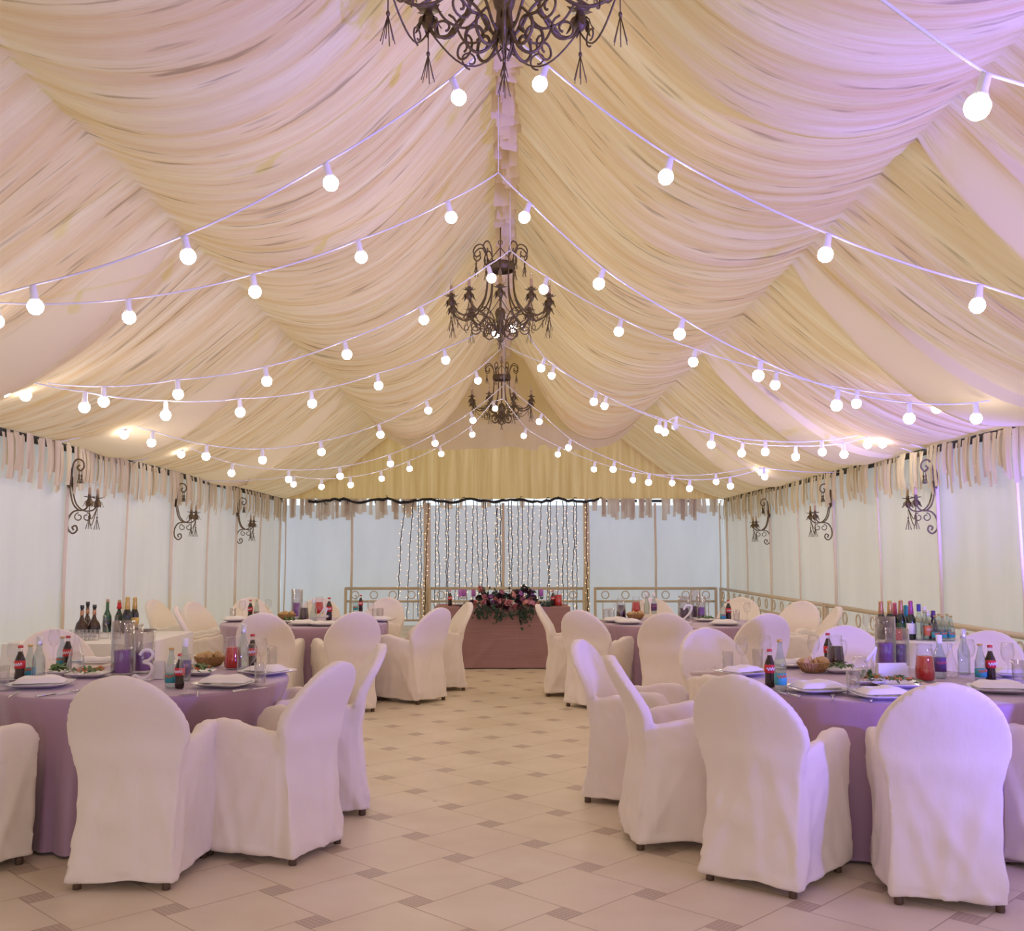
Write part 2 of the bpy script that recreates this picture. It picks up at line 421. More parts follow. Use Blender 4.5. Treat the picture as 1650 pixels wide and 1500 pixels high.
# ragged cloth fringe along the eaves, the far wall and the ridge
def strip(b, top, wdt, ln, along, face, curl):
    a = V(along) * wdt / 2; n = V(face)
    pts = []
    for k in range(5):
        t = k / 4; off = n * (curl * math.sin(t * 2.6) + .012 * math.sin(3 * t))
        c = V(top) - V((0, 0, ln * t)) + off
        tw = 1 - .25 * abs(math.sin(2 * t + curl * 40))
        pts += [c - a * tw, c + a * tw]
    b.add(pts, [(2 * k, 2 * k + 1, 2 * k + 3, 2 * k + 2) for k in range(4)])
def fringe(s):
    b = MB(); r = random.Random(3 + s); y = .3
    while y < YB - .25:
        g = (y - .5) / 3.35; near = abs(g - round(g)) < .02
        if r.random() < .93:
            strip(b, (s * (W - .07 - r.random() * .07), y, EZ - .03 + r.uniform(-.03, .02)), r.uniform(.06, .12), r.uniform(.30, .50), (r.uniform(-.2, .2), 1, 0), (-s, r.uniform(-.3, .3), 0), r.uniform(-.012, .018))
        y += r.uniform(.035, .085)
    return b
tag(fringe(-1).build('eave_fringe', m_fringe), 'ragged cream cloth strip fringe along the eave above the plain side wall', 'fringe', kind='stuff')
tag(fringe(1).build('eave_fringe', m_fringe), 'ragged cream cloth strip fringe along the eave on the violet lit side', 'fringe', kind='stuff')
b = MB(); r = random.Random(5)
for k in range(150):
    x = r.uniform(-4.45, 4.45)
    if -1.75 < x < 1.8 and r.random() < .85: continue
    strip(b, (x, YB - .2 - r.random() * .05, 2.585), r.uniform(.06, .13), r.uniform(.26, .45) * (.6 if abs(x) < 1.9 else 1), (1, 0, 0), (0, -1, 0), r.uniform(-.01, .03))
tag(b.build('wall_fringe', fabric('sheer_fringe_cloth', (.66, .58, .47), (.80, .73, .62), .55, (1, .95, .88), (14, 14, .5), .8, .1, 1)), 'short cream cloth strips hanging over the top of the far wall', 'fringe', kind='stuff')
b = MB(); r = random.Random(6); y = 2.0
while y < 20.6:
    for k in range(2):
        strip(b, (r.uniform(-.05, .09), y + r.uniform(-.05, .05), RZ + .02), r.uniform(.08, .16), r.uniform(.16, .4), (1, r.uniform(-.5, .5), 0), (0, -1, 0), r.uniform(-.02, .03))
    y += .085
tag(b.build('ridge_fringe', fabric('pale_ridge_cloth', (.80, .70, .58), (.88, .80, .70), .45, (1, .95, .9), (14, 14, .5), .8, .1, 1)), 'cream cloth strips hanging down along the roof ridge', 'fringe', kind='stuff')
# dark canvas strips added for the dark gaps in the eave fringe, and the far wall's head rail
for s in (-1, 1):
    b = MB(); b.box((s * (W - .035), 8.3, EZ - .045), (.03, 25.2, .075)); b.build('trim_%d' % (21 + (s > 0)), m_dark_gap, smooth=False)
    struct(bpy.data.objects['trim_%d' % (21 + (s > 0))])
b = MB()
for x0, x1 in ((-4.1, -3.75), (-3.55, -3.1), (2.05, 2.3), (2.36, 2.75), (2.85, 3.3), (3.5, 3.9)):
    b.box(((x0 + x1) / 2, YB - .05, 2.55), (x1 - x0, .03, .05))
struct(b.build('trim_23', m_dark_gap, smooth=False))
# ------------------------------------------------------------------ covered armchairs
def cloth_mat(name, ca, rough=.85):
    m = bpy.data.materials.new(name); t = nt(m); b = t.nodes['Principled BSDF']; N = t.nodes.new; L = t.links.new
    b.inputs['Base Color'].default_value = (*ca, 1); b.inputs['Roughness'].default_value = rough; b.inputs['Sheen Weight'].default_value = .25
    b.inputs['Specular IOR Level'].default_value = .2
    tc = N('ShaderNodeTexCoord'); mp = N('ShaderNodeMapping'); mp.inputs['Scale'].default_value = (6, 6, 2.2); mp.inputs['Rotation'].default_value = (.25, .35, 0)
    L(tc.outputs['Object'], mp.inputs[0])
    n = N('ShaderNodeTexNoise'); n.inputs['Scale'].default_value = 1.3; n.inputs['Detail'].default_value = 3; L(mp.outputs[0], n.inputs['Vector'])
    n2 = N('ShaderNodeTexNoise'); n2.inputs['Scale'].default_value = 260; L(tc.outputs['Object'], n2.inputs['Vector'])
    a = N('ShaderNodeMath'); a.operation = 'MULTIPLY_ADD'; a.inputs[1].default_value = .03; L(n2.outputs['Fac'], a.inputs[0]); L(n.outputs['Fac'], a.inputs[2])
    bp = N('ShaderNodeBump'); bp.inputs['Strength'].default_value = .35; bp.inputs['Distance'].default_value = .02; L(a.outputs[0], bp.inputs['Height']); L(bp.outputs[0], b.inputs['Normal'])
    return m
m_cover = cloth_mat('ivory_chair_cover', (.84, .765, .665))
m_foot = mat('brown_chair_foot', (.10, .06, .035), .5)

HW = [(0, .243), (.10, .24), (.30, .238), (.48, .242), (.56, .260), (.645, .285)]
def half_w(z):
    if z <= .645: return interp(HW, z)
    return .285 * math.sqrt(max(0, 1 - ((z - .645) / .285) ** 2))
YR = [(0, -.315), (.25, -.285), (.46, -.265), (.60, -.285), (.93, -.405)]
def cover_mesh(seed, bow=False):
    b = MB()
    # back slab
    nz_, nx = 46, 20
    rows = []
    for i in range(nz_ + 1):
        z = .035 + (.929 - .035) * (i / nz_)
        if i > nz_ * .6: z = .645 + .285 * math.sin(PI / 2 * min(1, (i - nz_ * .6) / (nz_ * .4))) * .9995 if False else z
        h = max(.02, half_w(z)); y = interp(YR, z)
        rows.append((z, h, y))
    vs = []; fs = []
    for face in (0, 1):
        for (z, h, y) in rows:
            th = .055 if z > .5 else lerp(.12, .055, z / .5)
            for j in range(nx + 1):
                x = lerp(-h, h, j / nx); c = .035 * (x / .285) ** 2
                vs.append((x, y + c + (th if face else 0), z))
    w = nx + 1; k = (nz_ + 1) * w
    for i in range(nz_):
        for j in range(nx):
            a = i * w + j; fs.append((a, a + 1, a + w + 1, a + w)); fs.append((k + a, k + a + w, k + a + w + 1, k + a + 1))
    for i in range(nz_):
        a = i * w; fs.append((a, a + w, k + a + w, k + a)); a += nx; fs.append((a, k + a, k + a + w, a + w))
    for j in range(nx):
        fs.append((j, k + j, k + j + 1, j + 1)); a = nz_ * w + j; fs.append((a, a + 1, k + a + 1, k + a))
    b.add(vs, fs)
    # arms hung with cloth to the floor
    for s in (-1, 1):
        vs = []; fs = []; n = 24
        for i in range(n + 1):
            t = i / n; y = lerp(-.27, .25, t)
            top = interp([(0, .625), (.12, .61), (.35, .63), (.7, .66), (.90, .652), (1, .60)], t)
            xo = interp([(0, .245), (.35, .278), (1, .288)], t); xi = interp([(0, .20), (.3, .222), (1, .22)], t)
            xb = interp([(0, .236), (.4, .262), (1, .285)], t)
            mid = interp([(0, .236), (.4, .258), (1, .272)], t)
            prof = [(xi, .04), (xi - .012, top - .022), (xi, top), (xo - .010, top), (xo, top - .022), (xo - .004, top - .12), (mid, .36), (xb - .012, .16), (xb, .04)]
            vs += [(s * px, lerp(interp(YR, z) + .05, .25, t), z) for px, z in prof]
        m = 9
        for i in range(n):
            for j in range(m):
                a, c = i * m + j, i * m + (j + 1) % m
                fs.append((a, c, c + m, a + m) if s < 0 else (a, a + m, c + m, c))
        fs.append(tuple(range(m))); fs.append(tuple(n * m + j for j in range(m))[::-1])
        b.add(vs, fs)
    # seat block and front skirt
    vs = []; fs = []; n = 10
    for i in range(n + 1):
        y = lerp(-.19, .265, i / n); z = .455 - .02 * math.sin(PI * i / n) - (.02 if i == n else 0)
        vs += [(-.25, y, .04), (-.25, y, z + .02), (0, y, z), (.25, y, z + .02), (.25, y, .04)]
    for i in range(n):
        for j in range(5):
            a, c = i * 5 + j, i * 5 + (j + 1) % 5
            fs.append((a, c, c + 5, a + 5))
    fs.append((0, 1, 2, 3, 4)[::-1]); fs.append(tuple(n * 5 + j for j in range(5)))
    b.add(vs, fs)
    me = b.mesh('raw', m_cover)
    o = link('raw', me)
    md = o.modifiers.new('r', 'REMESH'); md.mode = 'VOXEL'; md.voxel_size = .0125
    sm = o.modifiers.new('s', 'SMOOTH'); sm.iterations = 5; sm.factor = .5
    dg = bpy.context.evaluated_depsgraph_get(); dg.update()
    out = bpy.data.meshes.new_from_object(o.evaluated_get(dg)); bpy.data.objects.remove(o); bpy.data.meshes.remove(me)
    sx = seed * 7.3
    nrm = [v.normal.copy() for v in out.vertices]
    for v, n in zip(out.vertices, nrm):
        x, y, z = v.co; low = max(0, min(1, (.62 - z) / .5)); up = 1 - low
        flat = max(0, min(1, 1 - abs(n.z)))
        d = low * flat * (.024 * nz(x * 5 + z * 2.2 + sx, y * 5 + z * 1.6, z * 1.3 + sx) + .012 * nz(x * 11 - z * 4, y * 11 + z * 5, sx))
        d -= .007 * low * flat
        d += .010 * low * flat * nz(x * 9 + sx, y * 9, z * .5)
        d += (.35 + .65 * low) * .007 * nz(x * 6 + z * 9 + sx, y * 5 + z * 4, sx + 3)
        for c0, sl, am in ((.16, .34, .016), (-.15, -.30, .014), (.02, .12, .010), (-.05, -.55, .012)):   # soft folds fanning down to the hem
            e = ((x if abs(n.y) > .6 else y) - c0 - sl * (.4 - z) * (1 if seed % 2 else -1)) / .035
            d += am * low * flat * math.exp(-e * e)
        if .5 < z < .72 and y > -.2: d += .008 * min(1, (y + .2) * 10) * nz(y * 16 + z * 9, z * 12, sx)
        if bow and y < 0 and z > .35:   # gathered towards a knot on the seat side
            pass
        if z < .08: d += .012 * nz(x * 7 + sx, y * 7, 4)
        v.co += n * d
        if v.co.z < .06: v.co.z = max(.034, v.co.z) + .012 * nz(v.co.x * 4 + sx, v.co.y * 4, 2)
    out.materials.clear(); out.materials.append(m_cover); out.shade_smooth(); out.name = 'chair_cover'
    return out
COVERS = [cover_mesh(i) for i in range(4)]
b = MB(); b.lathe([(.018, 0), (.02, .004), (.018, .07)], 8); FOOT = b.mesh('chair_foot', m_foot)
def make_chair(i):
    t = thing('covered_armchair', None, 'chair', (0, 0, 0))
    link('cover', COVERS[i], t)
    for x, y in ((-.205, -.262), (.205, -.262), (-.22, .205), (.22, .205)): link('leg', FOOT, t, (x, y, 0))
    return t
CH_PROTO = [None] * 4
def chair(x, y, fx, fy, label, group):
    i = len([o for o in COL.objects if o.name.startswith('covered_armchair')]) % 4
    if CH_PROTO[i] is None: o = CH_PROTO[i] = make_chair(i)
    else: o = copy_tree(CH_PROTO[i])
    o.scale = (.95, 1, 1); o.location = (x, y, 0); o.rotation_euler = (0, 0, math.atan2(fy, fx) - PI / 2)
    o['label'] = label; o['group'] = group; o['category'] = 'chair'
    return o
G1, G2, G3, G4 = ['ivory covered armchairs round the table numbered ' + n for n in ('three', 'one', 'four', 'two')]
chair(-2.56, 4.87, .5, .86, 'ivory covered armchair cut off by the frame edge at the table numbered three', G1)
chair(-1.655, 4.84, 0.02, 1, 'ivory covered armchair turned straight away at the front of the table numbered three', G1)
chair(-1.155, 5.2, -.92, .385, 'ivory covered armchair seen from behind at an angle, backing onto the aisle at table three', G1)
chair(-1.085, 5.97, -.97, -.2, 'ivory covered armchair with its inner back showing behind the angled one at table three', G1)
chair(-2.95, 6.99, .62, -.78, 'ivory covered armchair facing out across the table numbered three, before the spirits table', G1)
chair(1.24, 4.77, .63, .775, 'ivory covered armchair with a pinkish back at the front of the table numbered one', G2)
chair(1.90, 4.57, .256, .967, 'ivory covered armchair with the most violet back, front of the table numbered one', G2)
chair(.925, 5.36, 1, .05, 'ivory covered armchair side-on to the aisle beside the pinkish back at table one', G2)
chair(.81, 6.2, .92, -.38, 'ivory covered armchair with its leaning inner back facing the aisle at table one', G2)
bow_chair = chair(1.55, 6.97, .3, -.95, 'ivory covered armchair tied with a cloth bow behind the table numbered one', G2)
chair(2.45, 7.22, -.2, -.98, 'ivory covered armchair facing out behind the dark juice jug at the table numbered one', G2)
chair(3.09, 6.77, -.66, -.75, 'violet lit ivory covered armchair in front of the sparkling wine table', G2)
chair(2.67, 4.84, -.5, .86, 'ivory covered armchair mostly cut off beside the most violet chair at table one', G2)
chair(-2.17, 9.62, 0, 1, 'ivory covered armchair turned straight away at the near rim of the table numbered four', G3)
chair(-1.50, 9.74, -.42, .9, 'ivory covered armchair turned slightly, its back beside the straight one at table four', G3)
chair(-.93, 10.34, -.81, .59, 'ivory covered armchair seen from behind at the aisle end of the table numbered four', G3)
chair(-.74, 11.15, -.95, -.3, 'ivory covered armchair peeking out behind the aisle chair beside the flower table', G3)
chair(-1.52, 12.12, -.3, -.95, 'ivory covered armchair facing out before the light strung pole at table four', G3)
chair(-2.2, 12.02, .05, -1, 'ivory covered armchair mostly hidden by jugs and vase at the far rim of table four', G3)
chair(-2.9, 12.15, .5, -.85, 'ivory covered armchair with a round back beyond the cola at the table numbered four', G3)
chair(-2.93, 10.42, .97, .25, 'ivory covered armchair with a daylit outer back turned to the side wall', G3)
chair(-3.12, 11.35, .95, -.3, 'tall ivory covered armchair against the side wall behind the one with a daylit back', G3)
chair(-3.72, 11.9, .98, -.2, 'ivory covered armchair showing as a narrow sliver along the side wall past the bottles', G3)
chair(.73, 10.75, 1, -.1, 'ivory covered armchair with a thin back beside the flower table end', G4)
chair(.93, 10.0, .6, .8, 'ivory covered armchair turned away with its arm showing at the table numbered two', G4)
chair(1.53, 9.55, .22, .97, 'ivory covered armchair turned straight away at the near rim of the table numbered two', G4)
chair(2.28, 9.5, -.2, .98, 'ivory covered armchair turned away near the side wall at the table numbered two', G4)
chair(2.72, 12.2, -.5, -.87, 'pink lit ivory covered armchair facing out beyond the table numbered two', G4)
chair(1.78, 11.95, 0, -1, 'ivory covered armchair behind the basket and jugs at the far rim of table two', G4)
chair(2.98, 10.3, -.97, .1, 'ivory covered armchair in profile near the side wall by the table numbered two', G4)
chair(3.1, 11.25, -.7, -.7, 'ivory covered armchair facing out by the side wall railing past table two', G4)
# the cloth bow tied at the seat side of one back
b = MB()
for s in (-1, 1):
    b.add([(s * u * .07, -.235 - .012 * math.sin(PI * u) + .012 * v, .56 + (v - .5) * .05 * (.3 + u) + .01 * math.sin(3 * u)) for u in [k / 6 for k in range(7)] for v in (0, .5, 1)],
          [(3 * i + j, 3 * i + j + 1, 3 * i + 4 + j, 3 * i + 3 + j) for i in range(6) for j in range(2)])
    b.tube(smooth_path([(0, -.235, .56), (s * .03, -.22, .52), (s * .045, -.21, .46)], 4), [.012] * 8 + [.004], 6)
b.ball((0, -.228, .56), .022, 8)
b.tube([(x, -.245 + .03 * (x / .25) ** 2 + .05, .56 + .03 * abs(x)) for x in [-.30 + .05 * k for k in range(10)]], .012, 6)
b.v = [(v[0] + .07, v[1] - .012, v[2] + .075) for v in b.v]
tag(b.build('bow', m_cover, bow_chair), 'knotted cloth bow')

# ------------------------------------------------------------------ tables
m_lilac = cloth_mat('lilac_tablecloth', (.38, .235, .325), .5)
m_lilac.node_tree.nodes['Principled BSDF'].inputs['Specular IOR Level'].default_value = .75
m_lilac.node_tree.nodes['Principled BSDF'].inputs['Sheen Weight'].default_value = .4
m_mauve = bpy.data.materials.new('mauve_woven_cloth')
def mauve():
    m = m_mauve; t = nt(m); b_ = t.nodes['Principled BSDF']; N = t.nodes.new; L = t.links.new
    b_.inputs['Roughness'].default_value = .85; b_.inputs['Specular IOR Level'].default_value = .2
    tc = N('ShaderNodeTexCoord'); mp = N('ShaderNodeMapping'); mp.inputs['Scale'].default_value = (1.6, 1.6, 55); L(tc.outputs['Object'], mp.inputs[0])
    n = N('ShaderNodeTexNoise'); n.inputs['Scale'].default_value = 1.2; n.inputs['Detail'].default_value = 3; L(mp.outputs[0], n.inputs['Vector'])
    mx = N('ShaderNodeMix'); mx.data_type = 'RGBA'; mx.inputs[6].default_value = (.27, .145, .145, 1); mx.inputs[7].default_value = (.40, .24, .235, 1)
    L(n.outputs['Fac'], mx.inputs[0]); L(mx.outputs[2], b_.inputs['Base Color'])
    bp = N('ShaderNodeBump'); bp.inputs['Strength'].default_value = .3; bp.inputs['Distance'].default_value = .01; L(n.outputs['Fac'], bp.inputs['Height']); L(bp.outputs[0], b_.inputs['Normal'])
mauve()
m_white = cloth_mat('white_linen', (.80, .77, .72))
TZ = .75
def round_cloth(x, y, Rr, label, seed, tucks):
    """tucks: (direction, depth) where a chair pushes the skirt in"""
    b = MB(); n = 180; rings = []
    for k in range(7): rings.append((Rr * k / 7 * .985, TZ, 0))
    rings += [(Rr * .985, TZ, 0), (Rr * .998, TZ - .004, 0), (Rr * 1.004, TZ - .02, .05), (Rr * 1.004, TZ - .06, .2)]
    for k in range(1, 15): rings.append((Rr * 1.004, lerp(TZ - .06, .015, k / 14), min(1, .2 + k / 8)))
    vs = []
    for (r, z, a) in rings:
        for j in range(n):
            th = 2 * PI * j / n
            rr = r
            if a > 0:
                f = nz(math.cos(th) * 6 + seed, math.sin(th) * 6, .35 * z) + .5 * nz(math.cos(th) * 13, math.sin(th) * 13, seed)
                rr += a * (.085 * f * (.5 + .5 * (1 - z / TZ)) + .018 * math.sin(th * 22 + 3 * nz(math.cos(th) * 2, math.sin(th) * 2, seed)) * (1 - z / TZ) + .03 * (1 - z / TZ))
                for c, dep in tucks:
                    dd = abs((math.degrees(th) - c + 180) % 360 - 180)
                    if dd < 26: rr -= dep * (math.cos(PI * dd / 52) ** .7) * min(1, max(0, (TZ - .05 - z) / .32)) ** .7
            vs.append((x + rr * math.cos(th), y + rr * math.sin(th), z))
    fs = [(i * n + j, i * n + (j + 1) % n, (i + 1) * n + (j + 1) % n, (i + 1) * n + j) for i in range(1, len(rings) - 1) for j in range(n)]
    fs = [f[::-1] for f in fs]
    fs += [(n + j, n + (j + 1) % n, 0) for j in range(n)]
    vs[0] = (x, y, TZ)
    b.add(vs, fs); b.v = [(p[0] - x, p[1] - y, p[2]) for p in b.v]
    o = b.build('tablecloth', m_lilac); o.location = (x, y, 0)
    return tag(o, label, 'tablecloth', 'lilac cloths over the round tables')
T1, T2, T3, T4 = (-2.03, 5.83), (2.09, 5.62), (-2.05, 10.62), (1.83, 10.62)
def dirs(c, pts): return [(math.degrees(math.atan2(p[1] - c[1], p[0] - c[0])), min(.12, max(0, .86 + .32 - math.hypot(p[0] - c[0], p[1] - c[1])))) for p in pts]
round_cloth(*T1, .8, 'lilac cloth draped to the floor over the round table numbered three', 1, dirs(T1, [(-2.56, 4.87), (-1.69, 4.86), (-1.2, 5.16), (-1.085, 5.97)]))
round_cloth(*T2, .83, 'lilac cloth draped to the floor over the round table numbered one', 2, dirs(T2, [(1.316, 4.75), (1.91, 4.47), (.89, 5.34), (.81, 6.2), (2.75, 4.98), (1.55, 6.97), (3.09, 6.77)]))
round_cloth(*T3, .85, 'lilac cloth draped over the round table numbered four', 3, dirs(T3, [(-2.17, 9.62), (-1.54, 9.83), (-.93, 10.34), (-3, 10.46)]))
round_cloth(*T4, .85, 'lilac cloth draped over the round table numbered two', 4, dirs(T4, [(.93, 10), (1.53, 9.55), (2.28, 9.5), (.73, 10.75), (2.98, 10.3), (2.72, 12.2)]))
def box_cloth(x0, x1, y0, y1, z, m, label, cat, folds):
    """cloth over a long table, skirt to the floor with folds"""
    b = MB(); per = []
    def edge(a, c, n): return [(lerp(a[0], c[0], k / n), lerp(a[1], c[1], k / n)) for k in range(n)]
    loop = edge((x0, y0), (x1, y0), 60) + edge((x1, y0), (x1, y1), 26) + edge((x1, y1), (x0, y1), 60) + edge((x0, y1), (x0, y0), 26)
    n = len(loop); cx, cy = (x0 + x1) / 2, (y0 + y1) / 2; vs = []
    for k in range(16):
        t = k / 15
        zz = z if k == 0 else lerp(z - .006, .012, (k - 1) / 14)
        for (px, py) in loop:
            dx = -1 if px <= x0 + 1e-6 else (1 if px >= x1 - 1e-6 else 0); dy = -1 if py <= y0 + 1e-6 else (1 if py >= y1 - 1e-6 else 0)
            l = math.hypot(dx, dy) or 1; dx /= l; dy /= l
            d = folds(px - cx, py - cy, t) if k else -.006
            vs.append((px + dx * d, py + dy * d, zz))
    fs = [(i * n + j, i * n + (j + 1) % n, (i + 1) * n + (j + 1) % n, (i + 1) * n + j)[::-1] for i in range(15) for j in range(n)]
    fs.append(tuple(range(n)))
    b.add(vs, fs); b.v = [(p[0] - cx, p[1] - cy, p[2]) for p in b.v]
    o = b.build('tablecloth', m, auto=50); o.location = (cx, cy, 0)
    return tag(o, label, cat)
def head_fold(x, y, t):
    d = .012 + .02 * t + .012 * t * nz(x * 5, y * 5, 2)
    if y < -.2:
        for c0, slope, wd, am in ((.12, -.62, .05, .04), (.20, -.05, .04, .03), (-.38, -.30, .06, .02), (.30, .30, .05, .02), (-.62, -.1, .06, .015)):
            e = (x - (c0 + slope * max(0, t - .12) ** 1.3)) / wd
            d += am * t * math.exp(-e * e) * (1.2 - .2 * t)
        d += .03 * max(0, t - .86) / .14 * (.6 + nz(x * 9, 1))
    return d
HT = (-.88, .84, 13.15, 13.95)
box_cloth(*HT, .78, m_mauve, 'dusty mauve woven cloth hanging to the floor over the flower table', 'tablecloth', head_fold)
side_fold = lambda x, y, t: .008 + .02 * t + .03 * t * nz(x * 6, y * 6, 3 + t * .6)
box_cloth(-3.95, -2.85, 8.15, 9.42, .75, m_white, 'white cloth over the small spirits table against the plain side wall', 'tablecloth', side_fold)
box_cloth(2.86, 4.10, 8.2, 8.85, .75, m_white, 'white cloth over the sparkling wine table against the violet lit side wall', 'tablecloth', side_fold)
# ------------------------------------------------------------------ bulb strings
m_cord = mat('white_cord', (.74, .74, .78), .5)
m_sock = mat('white_bulb_socket', (.80, .80, .84), .4)
m_bulb = mat('lit_bulb', (1, 1, 1), .4, emit=((1.0, .90, .79), 34))
m_off = mat('unlit_bulb_glass', (.70, .72, .78), .2)
b = MB(); b.lathe([(.0, -.046), (.018, -.043), (.034, -.031), (.0435, -.012), (.0445, .002), (.041, .018), (.033, .030), (.022, .036)], 12); BULB = b.mesh('bulb', m_bulb)
b = MB(); b.lathe([(.034, .028), (.027, .045), (.022, .058), (.0205, .105), (.017, .118), (.006, .124)], 10); SOCK = b.mesh('socket', m_sock)
def string(label, apex, wall, bulbs, tail=None, off=()):
    """apex: pixel and distance of the cord at the ridge line; wall: (x, y) plan point of the other end; bulbs: pixels, projected
    onto the upright plane the cord hangs in."""
    ax, ay, aY = apex
    A = at_y(ax, ay, aY)
    for step in range(26):         # the far end is tied at the first post that keeps every bulb clear of the cloth
        n = V((wall[1] - aY, -(wall[0] - A.x), 0)).normalized()
        q = [at_plane(x, y, A, n) for x, y in bulbs]
        if all(abs(p.x) > W - .1 or p.z + .02 < ceil_z(abs(p.x), p.y, -1 if p.x < 0 else 1) for p in q): break
        wall = (wall[0], wall[1] - .15)
    t = thing('string_light', label, 'string lights', A, group='bulb strings under the tent roof')
    P = [at_plane(x, y, A, n) for x, y in bulbs]
    pts = [A]
    for i, p in enumerate(P):
        q0 = P[i - 1] if i else A + V((0, 0, -.12)); q1 = P[i + 1] if i + 1 < len(P) else p + (p - q0)
        tg = (q1 - q0).normalized(); up = tg.cross(n).normalized()
        if up.z < 0: up = -up
        d = (up * .45 + V((0, 0, 1)) * .55).normalized()
        at = p + d * .124; pts.append(at)
        M = V((0, 0, 1)).rotation_difference(d).to_matrix().to_4x4()
        s = link('socket', SOCK, t); s.matrix_local = Matrix.Translation(p - A) @ M
        g = link('bulb', BULB if i not in off else BULB_OFF, s)
    if tail: pts.append(at_plane(*tail, A, n))
    else: pts.append(V((wall[0], wall[1], EZ - .05)))
    path = [pts[0]]
    for p, q in zip(pts, pts[1:]):
        for k in range(1, 7):
            u = k / 6; path.append(p.lerp(q, u) - V((0, 0, (q - p).length * .05 * 4 * u * (1 - u) * .5)))
    b = MB(); b.tube([p - A for p in path], .0065, 6); b.build('cord', m_cord, t)
    # the tie that holds the cord's middle up to the ridge
    b = MB(); b.tube([(0, 0, 0), (0, 0, RZ - A.z)], .003, 5); b.build('tie', m_cord, t)
    return t
BULB_OFF = BULB.copy(); BULB_OFF.materials.clear(); BULB_OFF.materials.append(m_off)
WL, WR = -4.53, 4.53
string('bulb string from the big chandelier down over the plain side, largest bulbs', (812, 45, 5.7), (WL, 5.6), [(739, 157), (533, 295), (303, 413), (57, 494)])
string('bulb string from the big chandelier down over the violet side', (814, 45, 5.75), (WR, 5.7), [(870, 135), (1073, 285), (1330, 410), (1575, 492)])
string('bulb string in the top corner with one huge bulb against the violet cloth', (1050, -290, 3.3), (WR, 3.5), [(1240, -85), (1575, 172)])
string('bulb string from the bare ridge down to the plain side eave', (803, 278, 7.5), (WL, 6.2), [(727, 350), (582, 414), (411, 470), (208, 511), (-5, 518)])
string('bulb string from the bare ridge down to the violet side eave', (803, 278, 7.52), (WR, 8.0), [(845, 350), (965, 457), (1095, 538), (1222, 605), (1348, 653), (1465, 674), (1573, 674)], (1660, 628))
string('bulb string across the middle chandelier top, falling to the plain side', (822, 403, 9.4), (WL, 8.6), [(792, 448), (683, 515), (559, 571), (430, 614), (287, 635), (167, 647), (41, 637)])
string('bulb string across the middle chandelier top, falling to the violet side', (822, 403, 9.42), (WR, 9.6), [(876, 466), (997, 534), (1117, 583), (1249, 620), (1380, 650), (1509, 658), (1646, 647)])
string('bulb string from the middle chandelier foot, lying low on the plain side', (815, 512, 11.55), (WL, 8.8), [(799, 538), (718, 580), (610, 621), (503, 650), (387, 664), (267, 669), (136, 656), (7, 630)])
string('bulb string from the middle chandelier foot, ending bright against the violet swag', (815, 505, 11.55), (WR, 11.2), [(827, 529), (872, 593), (957, 647), (1061, 691), (1146, 716), (1233, 728), (1325, 728), (1398, 716)])
string('bulb string below the middle chandelier, ending bright against the pale swag', (810, 558, 13.0), (WL, 11.2), [(770, 613), (690, 661), (613, 700), (518, 728), (423, 741), (332, 735), (244, 713), (200, 700)])
string('bulb string below the middle chandelier, with one dark bulb, to the violet side', (812, 556, 13.0), (WR, 12.2), [(889, 605), (974, 654), (1071, 696), (1088, 687), (1195, 730), (1282, 736), (1360, 732), (1422, 715)], off=(3,))
string('bulb string from the farthest chandelier down to the plain side', (814, 618, 14.8), (WL, 13.2), [(762, 677), (701, 714), (629, 747), (548, 767), (465, 772), (373, 762), (292, 732)])
string('bulb string from the farthest chandelier down to the violet side', (814, 618, 14.8), (WR, 13.6), [(869, 679), (916, 721), (988, 756), (1045, 777), (1111, 787), (1177, 783), (1232, 768)])
string('bulb string with the smallest bulbs before the gable, plain side', (812, 642, 16.3), (WL, 15.2), [(798, 658), (761, 700), (711, 731), (660, 755), (615, 771), (565, 781), (518, 784), (473, 780)])
string('bulb string with the smallest bulbs before the gable, violet side', (812, 642, 16.32), (WR, 15.6), [(844, 702), (899, 732), (957, 756), (1020, 773), (1083, 778), (1154, 776), (1226, 761)])

# ------------------------------------------------------------------ fairy light curtain
m_fbulb = mat('warm_fairy_bulb', (1, .8, .6), .5, emit=((1.0, .52, .25), 2.6))
m_fbulb.cycles.emission_sampling = 'NONE'
m_fwire = mat('dark_fairy_wire', (.02, .018, .022), .6)
b = MB(); b.add([(0, 0, .014), (.0075, 0, 0), (0, .0075, 0), (-.0075, 0, 0), (0, -.0075, 0), (0, 0, -.015)], [(0, 1, 2), (0, 2, 3), (0, 3, 4), (0, 4, 1), (5, 2, 1), (5, 3, 2), (5, 4, 3), (5, 1, 4)]); FB = b.mesh('fairy_bulb', m_fbulb)
YF = YB - .30
cab = []
x = -4.0
r = random.Random(11)
while x < 1.95:
    cab.append(V((x, YF + .02 + r.uniform(-.01, .01), 2.55 + .03 * math.sin(x * 7) + r.uniform(-.02, .02)))); x += .09
b = MB(); b.tube(cab, .022, 6); b.tube([p + V((0, -.02, -.02 + .02 * nz(p.x * 5))) for p in cab], .016, 6)
for p in cab[::3]:
    q = p + V((r.uniform(-.12, .12), -.02, r.uniform(-.10, .06))); b.tube([p, (p + q) / 2 + V((0, 0, .03)), q], .008, 5)
tag(b.build('cable', m_dark), 'black bundled cable swagged along the head of the far wall above the fairy lights', 'cable')
